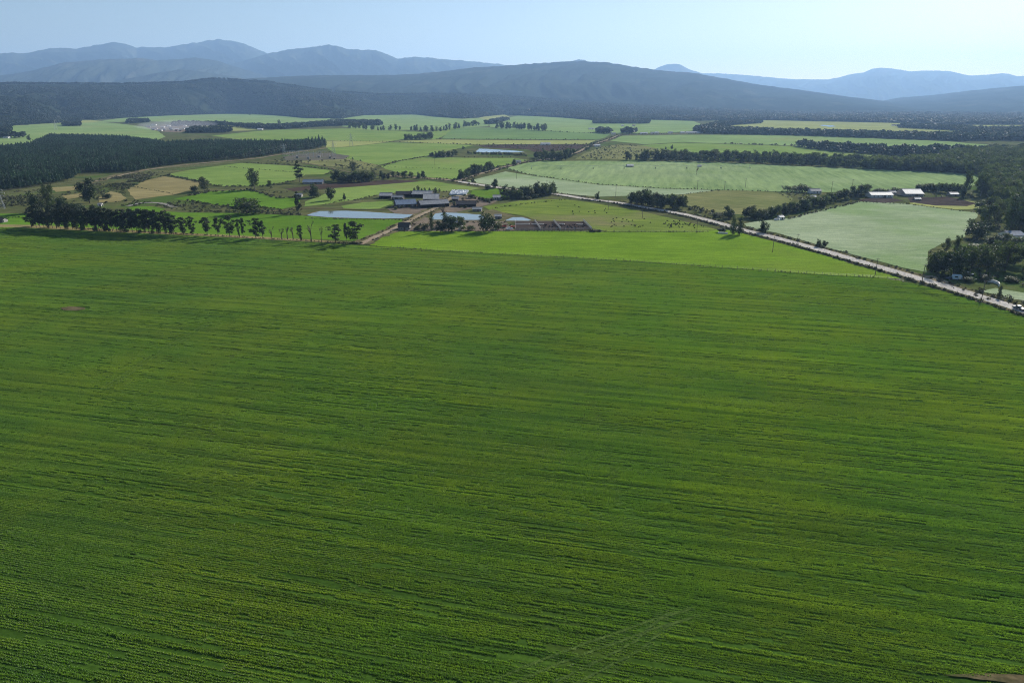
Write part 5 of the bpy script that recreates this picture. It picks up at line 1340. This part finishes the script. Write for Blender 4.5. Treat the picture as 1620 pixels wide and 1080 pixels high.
# white wall pieces
def low_wall(px, label, h=1.1, th=0.35):
    pts = px_line(px); mb = MB()
    for a, b in zip(pts, pts[1:]):
        d = b - a; mb.box(((a.x + b.x) / 2, (a.y + b.y) / 2, h / 2), (d.length + th * .98, th, h), math.atan2(d.y, d.x))
    o = mb.obj("garden_wall", M['white_wall']); tag(o, label, "wall")
low_wall([(1136, 369.5), (1151, 370.5)], "low white gate wall beside the gravel road")
low_wall([(1564, 446), (1572, 447.2), (1579, 450), (1580.5, 453)], "curved white garden wall behind the small weeping tree", 1.3)

# ================================================================== CATTLE PENS
M['rail'] = plain("pale_rail", (0.42, 0.40, 0.38), 0.6, var=0.15)
M['concrete'] = plain("pale_concrete", (0.50, 0.48, 0.45), 0.85, var=0.15, scale=0.7)
LAYER[0] += .003
sheet("cattle_pen_floor", px_line([(815, 350.5), (923, 350.8), (936, 363.6), (815, 364.4)]), M['mud'], 0.21)
def rail_fence(px, label, name="pen_fence", step=3.0, h=1.5, rails=3, r=0.07, cat="fence", post_mat='rail', group=None):
    pts = px_line(px); t = thing(name, label, cat, pts[0], 0, group)
    o0 = pts[0]
    me = None
    for p in line_points(pts, step) + [pts[-1]]:
        if me is None:
            b = MB(); b.tube((0, 0, 0), (0, 0, h), r, n=6); me = b.mesh("post", M[post_mat])
        link("post", me, t, p - o0)
    for k in range(rails):
        z = h * (k + 1) / (rails + .15); b = MB()
        for a, c in zip(pts, pts[1:]):
            b.tube(a - o0 + Vector((0, 0, z)), c - o0 + Vector((0, 0, z)), r * .8, n=5)
        b.obj("rail", M[post_mat], t)
    return t
rail_fence([(815, 364.4), (936, 363.6)], "near rail fence of the muddy cattle pens")
rail_fence([(923, 350.8), (936, 363.6)], "rail fence closing the far end of the cattle pens", h=1.9, r=.16)
rail_fence([(846, 351), (855, 363.9)], "first pale cross rail dividing the cattle pens", h=1.9, r=.16)
rail_fence([(876, 351), (887, 363.9)], "second pale cross rail dividing the cattle pens", h=1.9, r=.16)
rail_fence([(815, 351), (815, 364.4)], "rail fence at the house end of the cattle pens")
def trough(x0, x1, y, label):
    a, b = at(x0, y), at(x1, y + .3); d = b - a
    t = thing("feed_trough", label, "trough", (a + b) / 2, math.atan2(d.y, d.x))
    L = d.length; m = MB()
    m.box((0, 0, .12), (L, 1.4, .24)); m.box((0, -.62, .45), (L, .16, .42)); m.box((0, .62, .45), (L, .16, .42))
    m.obj("basin", M['concrete'], t)
    e = MB(); e.box((-L / 2 + .08, 0, .45), (.16, 1.08, .42)); e.box((L / 2 - .08, 0, .45), (.16, 1.08, .42)); e.obj("end_wall", M['concrete'], t)
trough(816, 838, 355, "long pale feed trough at the house end of the pens")
trough(841, 860, 355.3, "shorter pale feed trough across the first dividing rail")
trough(884, 893, 355, "pale feed trough past the second dividing rail")
trough(912, 922, 355.6, "short pale feed trough at the far end of the pens")

# ================================================================== CATTLE
M['hide'] = plain("black_hide", (0.016, 0.013, 0.012), 0.95, var=0.2, spec=0.05)
M['hide2'] = plain("brown_hide", (0.08, 0.045, 0.028), 0.7, var=0.25)
def cow_mesh(graze):
    """one continuous body: trunk, neck, head, four jointed legs and a tail"""
    bm = bmesh.new()
    J = {'rump': (-.72, 0, 1.12, .27, .30), 'hip': (-.45, 0, 1.10, .31, .34), 'belly': (0, 0, 1.02, .34, .38), 'chest': (.5, 0, 1.06, .29, .38), 'neck': (.82, 0, 1.15 if not graze else .95, .17, .23)}
    J['poll'] = (1.12, 0, 1.32 if not graze else .45, .13, .16); J['muzzle'] = (1.42, 0, 1.12 if not graze else .13, .08, .09)
    E = [('rump', 'hip'), ('hip', 'belly'), ('belly', 'chest'), ('chest', 'neck'), ('neck', 'poll'), ('poll', 'muzzle')]
    for s, n in ((-1, 'r'), (1, 'l')):
        J['hk' + n] = (-.55, s * .22, .82, .14, .15); J['ho' + n] = (-.74, s * .22, .48, .075, .075); J['hf' + n] = (-.66, s * .22, .03, .06, .06)
        J['fe' + n] = (.45, s * .2, .72, .11, .12); J['fk' + n] = (.48, s * .2, .42, .065, .065); J['ff' + n] = (.47, s * .2, .03, .055, .055)
        J['ear' + n] = (1.08, s * .27, J['poll'][2] + .05, .04, .05)
        E += [('hip', 'hk' + n), ('hk' + n, 'ho' + n), ('ho' + n, 'hf' + n), ('chest', 'fe' + n), ('fe' + n, 'fk' + n), ('fk' + n, 'ff' + n), ('poll', 'ear' + n)]
    J['tail'] = (-.95, 0, 1.1, .035, .035); J['tuft'] = (-1.0, 0, .5, .05, .05); E += [('rump', 'tail'), ('tail', 'tuft')]
    names = list(J); me = bpy.data.meshes.new("cow_skeleton")
    me.from_pydata([J[n][:3] for n in names], [(names.index(a), names.index(b)) for a, b in E], [])
    o = bpy.data.objects.new("cow_skeleton", me); COL.objects.link(o)
    sk_ = o.modifiers.new("skin", 'SKIN')
    for i, n in enumerate(names):
        me.skin_vertices[0].data[i].radius = (J[n][3], J[n][4]); me.skin_vertices[0].data[i].use_root = n == 'belly'
    dg = bpy.context.evaluated_depsgraph_get()
    r = bpy.data.meshes.new_from_object(o.evaluated_get(dg)); r.name = "cow_body"
    bpy.data.objects.remove(o)
    r.polygons.foreach_set("use_smooth", [True] * len(r.polygons))
    return r
cow_a, cow_b = cow_mesh(True), cow_mesh(False)
cow_a.materials.append(M['hide']); cow_b.materials.append(M['hide'])
random.seed(5)
cows = [(random.gauss(1067, 12), random.gauss(355.5, 2.2)) for _ in range(38)] + [(random.uniform(965, 1030), random.uniform(345, 360)) for _ in range(24)] + [(random.uniform(875, 960), random.uniform(323, 340)) for _ in range(14)] + [(random.uniform(1090, 1120), random.uniform(352, 362)) for _ in range(6)]
for x, y in cows:
    p = at(x, y)
    o = link("cow", cow_a if random.random() < .75 else cow_b, None, p, random.uniform(0, 6.28), (.55, .55, .55))
    tag(o, "dark cow grazing loose in the grazed pasture", "cow", "cattle in the grazed pasture")
for k in range(46):
    p = at(random.uniform(858, 930), random.uniform(356.5, 362.5))
    o = link("cow", cow_b, None, p, random.uniform(0, 6.28), (.6, .6, .6))
    tag(o, "dark cow standing in the muddy pens", "cow", "cattle in the pens")

# ================================================================== FENCE ALONG THE BIG FIELD
M['wire'] = plain("fence_wire", (0.30, 0.29, 0.28), 0.5, 0.5)
def wire_fence(px, label, step, h=1.35, r=0.075):
    pts = px_line(px); o0 = pts[0]; t = thing("wire_fence", label, "fence", o0)
    b = MB(); b.tube((0, 0, 0), (0, 0, h), r, n=6); me = b.mesh("post", M['wood_pole'])
    for p in line_points(pts, step):
        o = link("post", me, t, p - o0); o.rotation_euler = (random.gauss(0, .04), random.gauss(0, .04), 0); o.scale = (1, 1, random.uniform(.85, 1.15))
    for z in (.45, .85, 1.2):
        b = MB()
        for a, c in zip(pts, pts[1:]): b.tube(a - o0 + Vector((0, 0, z)), c - o0 + Vector((0, 0, z)), .012, n=3, cap=False)
        b.obj("wire", M['wire'], t)
wire_fence([(620, 392), (700, 397.2), (800, 402.7), (900, 407.8), (1000, 413.8), (1100, 420.7), (1200, 427.6), (1300, 434.7), (1385, 439.5), (1430, 446)], "long wire fence on wooden posts between the near crop and the bright strip", 3.6)
wire_fence([(618, 366.7), (700, 366.3), (800, 366.4), (961, 367), (1122, 367.8)], "wire fence on wooden posts along the pens and the grazed pasture", 5.0)

# ================================================================== POLES AND PYLONS
def pole(px, py, h, label):
    p = at(px, py); t = thing("utility_pole", label, "pole", p, random.uniform(-.3, .3), "wooden utility poles")
    b = MB(); b.tube((0, 0, 0), (0, 0, h), .17, .11, 8); b.obj("pole", M['wood_pole'], t)
    a = MB(); a.box((0, -.13, h - .5), (2.0, .12, .14)); x = a.obj("crossarm", M['wood_pole'], t)
    for dx in (-.85, 0, .85):
        i = MB(); i.tube((dx, -.13, h - .43), (dx, -.13, h - .2), .07, .05, 6); i.obj("insulator", M['white_wall'], x)
for x, y, h, lab in ((1222, 399.5, 9, "pole standing in the bright strip by the road"), (1384, 437, 9, "pole at the tip of the bright strip"), (1458, 447.5, 9, "pole on the road verge before the parked trailer"), (1552, 476, 9, "pole on the near road verge nearest the picture's edge"),
                     (974, 311.5, 9, "pole on the silvery field's near edge"), (1103, 300.5, 9, "pole where the silvery strip meets the olive pasture"), (1016, 346, 8, "pole in the grazed pasture above the cattle"), (1102, 368.5, 9, "pole at the fence under the grazed pasture"), (962, 333, 8, "pole high in the grazed pasture"),
                     (1347, 302.5, 11, "pole behind the slanting hedge, nearest the barns"), (1315, 304, 10, "pole behind the slanting hedge"), (1179, 297, 9, "pole at the lower edge of the irrigated field"), (865, 300, 9, "pole in the silvery strip"), (1146, 300.5, 8, "pole at the corner of the olive pasture"),
                     (688, 262, 9, "pole in the green pasture over the crossroads"), (817, 283, 8, "pole at the tip of the irrigated field"), (1260, 391.5, 8, "pole on the road opposite the twin trees")):
    pole(x, y, h, lab)
def pylon(px, py, h, label, rz=0.4):
    p = at(px, py); t = thing("pylon", label, "pylon", p, rz, "steel pylons by the plantation")
    w0, w1 = h * .13, h * .028; zt = h * .86; r = .09
    cn = [(-1, -1), (1, -1), (1, 1), (-1, 1)]
    f = lambda s, z: ((w0 + (w1 - w0) * z / zt) * s[0], (w0 + (w1 - w0) * z / zt) * s[1], z)
    for s in cn:
        b = MB(); b.tube(f(s, 0), f(s, zt), r * 1.3, r, 5); b.tube(f(s, zt), (0, 0, h), r, r * .6, 5); b.obj("leg", M['steel'], t)
    b = MB(); zs = [zt * q for q in (0, .2, .38, .54, .68, .8, .9, 1)]
    for za, zb in zip(zs, zs[1:]):
        for i in range(4):
            a, c = cn[i], cn[(i + 1) % 4]
            b.tube(f(a, za), f(c, zb), r * .6, n=4, cap=False); b.tube(f(c, za), f(a, zb), r * .6, n=4, cap=False); b.tube(f(a, zb), f(c, zb), r * .6, n=4, cap=False)
    tag(b.obj("lattice", M['steel'], t), kind='stuff')
    for z, w in ((h * .62, h * .20), (h * .75, h * .25), (h * .88, h * .18)):
        c = MB()
        for s in (-1, 1):
            c.tube((0, -w1, z), (s * w, 0, z + .1), r, n=4); c.tube((0, w1, z), (s * w, 0, z + .1), r, n=4); c.tube((0, 0, z + h * .04), (s * w, 0, z + .1), r * .7, n=4)
        x = c.obj("crossarm", M['steel'], t)
        for s in (-1, 1):
            i = MB(); i.tube((s * w, 0, z), (s * w, 0, z - h * .06), .16, .16, 6); i.obj("insulator", M['white_wall'], x)
    return p, h, rz
PY = [pylon(3, 331, 17, "steel pylon at the scrub valley beside the plantation's near end"), pylon(450, 246, 19, "steel pylon before the plantation with bright insulators"), pylon(528, 246.5, 23, "tall thin steel pylon at the gravel yard"), pylon(556, 232, 25, "steel pylon standing in the pale pasture")]
pylon(89, 206, 28, "far steel pylon behind the plantation", .2)
def cable(a, b, sag, label):
    mb = MB(); P = [a.lerp(b, k / 12) - Vector((0, 0, sag * 4 * (k / 12) * (1 - k / 12))) for k in range(13)]
    for u, v in zip(P, P[1:]): mb.tube(u, v, .03, n=3, cap=False)
    return mb
for i, (A, B) in enumerate(((0, 1), (1, 3))):
    for lv, w in ((.56, .20), (.69, .25), (.82, .18)):
        for s in (-1, 1):
            (pa, ha, ra), (pb, hb, rb_) = PY[A], PY[B]
            a = pa + Vector((math.cos(ra) * w * ha * s, math.sin(ra) * w * ha * s, lv * ha)); b = pb + Vector((math.cos(rb_) * w * hb * s, math.sin(rb_) * w * hb * s, lv * hb))
            tag(cable(a, b, 4, "").obj("power_cable", M['wire']), "thin power cable hanging between the steel pylons", "cable", "power cables of the pylons")

def gantry(px, py, w, h, rz):
    p = at(px, py); t = thing("substation_gantry", "thin steel portal frame in the gravel yard by the plantation", "gantry", p, rz, "portal frames in the gravel yard")
    for s_ in (-1, 1):
        b = MB(); b.tube((s_ * w / 2, 0, 0), (s_ * w / 2, 0, h), .16, .1, 5); b.tube((s_ * w / 2, -1.0, 0), (s_ * w / 2, 0, h * .8), .08, n=4); b.obj("leg", M['steel'], t)
    b = MB(); b.tube((-w / 2, 0, h), (w / 2, 0, h), .12, n=5); b.tube((-w / 2, 0, h - .7), (w / 2, 0, h - .7), .08, n=4)
    x = b.obj("beam", M['steel'], t)
    for k in (-.3, 0, .3):
        i = MB(); i.tube((k * w, 0, h - .7), (k * w, 0, h - 1.8), .1, n=5); i.obj("insulator", M['white_wall'], x)
def transformer(px, py):
    p = at(px, py); t = thing("transformer", "grey transformer tank with bushings in the gravel yard", "transformer", p, random.uniform(-.3, .3), "transformers in the gravel yard")
    b = MB(); b.box((0, 0, 1.5), (3.2, 2.0, 2.6)); b.box((0, 0, .1), (4, 2.8, .2)); b.obj("tank", M['grey_wall'], t)
    f = MB()
    for k in range(7): f.box((-1.2 + k * .4, -1.2, 1.4), (.1, .36, 1.9))
    f.obj("cooling_fins", M['steel'], t)
    for k in (-.9, 0, .9):
        c = MB(); c.tube((k, 0, 2.8), (k, 0, 4.2), .14, .07, 6); c.obj("bushing", M['white_wall'], t)
random.seed(11)
for k in range(16): gantry(random.uniform(455, 545), random.uniform(245.5, 252.5), random.uniform(8, 14), random.uniform(6, 9), random.uniform(-.2, .5))
for x, y in ((470, 250.5), (488, 251.5), (505, 249.5), (522, 250.8)): transformer(x, y)

# ================================================================== IRRIGATION PIVOT
def pivot():
    xs_ = [(840, 265.3), (887, 267), (938, 267), (987, 267), (1037, 267), (1086, 266.8), (1135, 265), (1164, 260.5)]
    P = px_line(xs_)
    for p in P: p.y = P[3].y + (p.x - P[3].x) * .02
    t = thing("irrigation_pivot", "long wheeled irrigation boom standing across the pale irrigated field", "irrigation boom", P[0]); o0 = P[0]
    wb_ = MB(); wb_.tube((0, -.16, .75), (0, .16, .75), .75, n=14); wheel_me = wb_.mesh("wheel", M['roof_dark'])
    for i, p in enumerate(P):
        b = MB(); q = p - o0
        for s in (-1, 1):
            b.tube(q + Vector((0, s * 1.9, .8)), q + Vector((0, 0, 3.5)), .09, n=5)
        b.tube(q + Vector((0, -1.9, .8)), q + Vector((0, 1.9, .8)), .1, n=5); b.box((q.x, q.y, 3.7), (.5, .4, .5))
        tw = b.obj("tower", M['steel'], t)
        for s in (-1, 1): link("wheel", wheel_me, tw, q + Vector((0.25, s * 1.9, 0)), math.pi / 2)
    for a, b in zip(P, P[1:]):
        a, b = a - o0, b - o0; m = MB(); n = 8
        pts = [a.lerp(b, k / n) + Vector((0, 0, 3.5 + 1.1 * math.sin(math.pi * k / n))) for k in range(n + 1)]
        low = [a.lerp(b, k / n) + Vector((0, 0, 3.4 + .15 * math.sin(math.pi * k / n))) for k in range(n + 1)]
        for k in range(n):
            m.tube(pts[k], pts[k + 1], .09, n=5, cap=False); m.tube(low[k], low[k + 1], .03, n=3, cap=False); m.tube(pts[k], low[k + 1], .025, n=3, cap=False)
        m.obj("span", M['steel'], t)
pivot()

# ================================================================== VEHICLES
def wheel_part(t, x, y, r=.33, w=.22):
    b = MB(); b.tube((x, y - w / 2, r), (x, y + w / 2, r), r, n=16); w_ = b.obj("wheel", M['roof_dark'], t)
    c = MB(); c.tube((x, y - w / 2 - .012, r), (x, y + w / 2 + .012, r), r * .6, n=12); c.obj("rim", M['steel'], w_)
def car(px, py, rz, paint, label, pickup=False, name="parked_car", cat="car", z=0.0):
    p = at(px, py); t = thing(name, label, cat, (p.x, p.y, z), rz)
    def loft(prof, w, inset=0.0):
        m = MB(); n = len(prof)
        v = [(x, -w / 2 + (inset if zz > 1.0 else 0), zz) for x, zz in prof] + [(x, w / 2 - (inset if zz > 1.0 else 0), zz) for x, zz in prof]
        m.add(v, [tuple(range(n)), tuple(range(2 * n - 1, n - 1, -1))] + [((k + 1) % n, k, n + k, n + (k + 1) % n) for k in range(n)]); return m
    if pickup: prof = [(-2.4, .38), (2.35, .38), (2.42, .62), (2.38, .88), (1.25, 1.02), (.6, 1.62), (-.55, 1.66), (-.7, 1.05), (-2.42, 1.02)]
    else: prof = [(-2.1, .35), (2.08, .35), (2.15, .6), (2.05, .8), (1.05, .95), (.35, 1.42), (-1.1, 1.45), (-1.85, 1.02), (-2.15, .92)]
    ob = loft(prof, 1.75, .14).obj("body", paint, t)
    bv = ob.modifiers.new("bevel", 'BEVEL'); bv.width = .07; bv.segments = 2
    g = MB()
    for s in (-1, 1):
        y = s * .80
        g.add([(.85, y, 1.0), (.32, s * .755, 1.36), (-.5 if pickup else -1.0, s * .755, 1.38), (-.62 if pickup else -1.5, y, 1.04)] + [(.85, y + s * .03, 1.0), (.32, s * .785, 1.36), (-.5 if pickup else -1.0, s * .785, 1.38), (-.62 if pickup else -1.5, y + s * .03, 1.04)],
              [(0, 1, 2, 3), (7, 6, 5, 4), (0, 4, 5, 1), (1, 5, 6, 2), (2, 6, 7, 3), (3, 7, 4, 0)])
    g.obj("side_window", M['pane'], t)
    w_ = MB(); a, b = (1.12, 1.0), (.5 if not pickup else .72, 1.36 if not pickup else 1.52)
    w_.add([(a[0], -.66, a[1]), (a[0], .66, a[1]), (b[0], .6, b[1]), (b[0], -.6, b[1]), (a[0] + .03, -.66, a[1] + .04), (a[0] + .03, .66, a[1] + .04), (b[0] + .03, .6, b[1] + .04), (b[0] + .03, -.6, b[1] + .04)], [(0, 3, 2, 1), (4, 5, 6, 7), (0, 1, 5, 4), (1, 2, 6, 5), (2, 3, 7, 6), (3, 0, 4, 7)])
    w_.obj("windscreen", M['pane'], t)
    for x in (-1.4, 1.35):
        for s in (-1, 1): wheel_part(t, x, s * .78)
    for s in (-1, 1):
        h = MB(); h.box((2.13, s * .62, .68), (.08, .3, .16)); h.obj("headlight", M['white_wall'], t)
    return t
M['paint_dark'] = plain("dark_blue_paint", (0.03, 0.04, 0.055), 0.25, var=0.05, spec=.6)
M['paint_white'] = plain("white_paint", (0.70, 0.70, 0.70), 0.3, var=0.05, spec=.6)
M['paint_red'] = plain("red_paint", (0.30, 0.03, 0.025), 0.4, var=0.08)
rd = ROAD[-2] - ROAD[-3]
car(1611, 490.3, math.atan2(-rd.y, -rd.x), M['paint_dark'], "dark pickup driving on the gravel road near the picture's edge", True, "pickup_truck", "pickup", .27)
car(1503, 442, .3, M['paint_dark'], "dark bluish car parked beside the pale cabin under the trees")
car(1532, 435, -.4, M['paint_white'], "white car parked in the shade under the front trees")
car(1229, 348.6, .2, M['paint_white'], "white car parked by the hut at the slanting hedge's foot")
car(806, 363.3, .5, M['paint_white'], "white pickup parked at the house end of the cattle pens", True, "pickup_truck", "pickup")
def trailer(px, py, rz, label):
    p = at(px, py); t = thing("caravan", label, "caravan", p, rz)
    m = MB(); prof = [(-1.9, .5), (1.9, .5), (2.1, 1.2), (1.75, 2.4), (-1.75, 2.4), (-2.1, 1.2)]
    n = len(prof); m.add([(x, -1, z) for x, z in prof] + [(x, 1, z) for x, z in prof], [tuple(range(n)), tuple(range(2 * n - 1, n - 1, -1))] + [((k + 1) % n, k, n + k, n + (k + 1) % n) for k in range(n)])
    M.setdefault('paint_pale', plain("pale_blue_paint", (0.42, 0.55, 0.62), 0.4, var=.06)); m.obj("body", M['paint_pale'], t)
    w = MB(); w.box((-.5, -1.02, 1.6), (1.2, .06, .6)); w.obj("window", M['pane'], t)
    d = MB(); d.box((1.0, -1.02, 1.35), (.65, .06, 1.6)); d.obj("door", M['white_wall'], t)
    for s in (-1, 1): wheel_part(t, 0, s * .95, .33, .2)
    h = MB(); h.tube((2.0, 0, .55), (3.1, 0, .45), .06, n=6); h.obj("tow_bar", M['steel'], t)
trailer(1513, 442.5, -.3, "pale blue caravan parked at the front of the wood")
def farm_wagon(px, py, rz, label):
    p = at(px, py); t = thing("farm_wagon", label, "wagon", p, rz)
    b = MB(); b.box((0, 0, .85), (4.2, 2.0, .14)); b.obj("bed", M['paint_red'], t)
    s_ = MB(); s_.box((0, -.97, 1.25), (4.2, .07, .66)); s_.box((0, .97, 1.25), (4.2, .07, .66)); s_.box((-2.07, 0, 1.25), (.07, 1.86, .66)); s_.obj("side_boards", M['paint_red'], t)
    for x in (-1.3, 1.3):
        for s in (-1, 1): wheel_part(t, x, s * .85, .4, .25)
    h = MB(); h.tube((2.1, 0, .8), (3.4, 0, .5), .07, n=6); h.obj("tow_bar", M['steel'], t)
farm_wagon(796, 360.5, .2, "red farm wagon standing by the pens, next to the round tree")
farm_wagon(811, 360.8, 1.2, "red farm wagon turned end-on against the pen rails")
print("objects", len(bpy.data.objects))
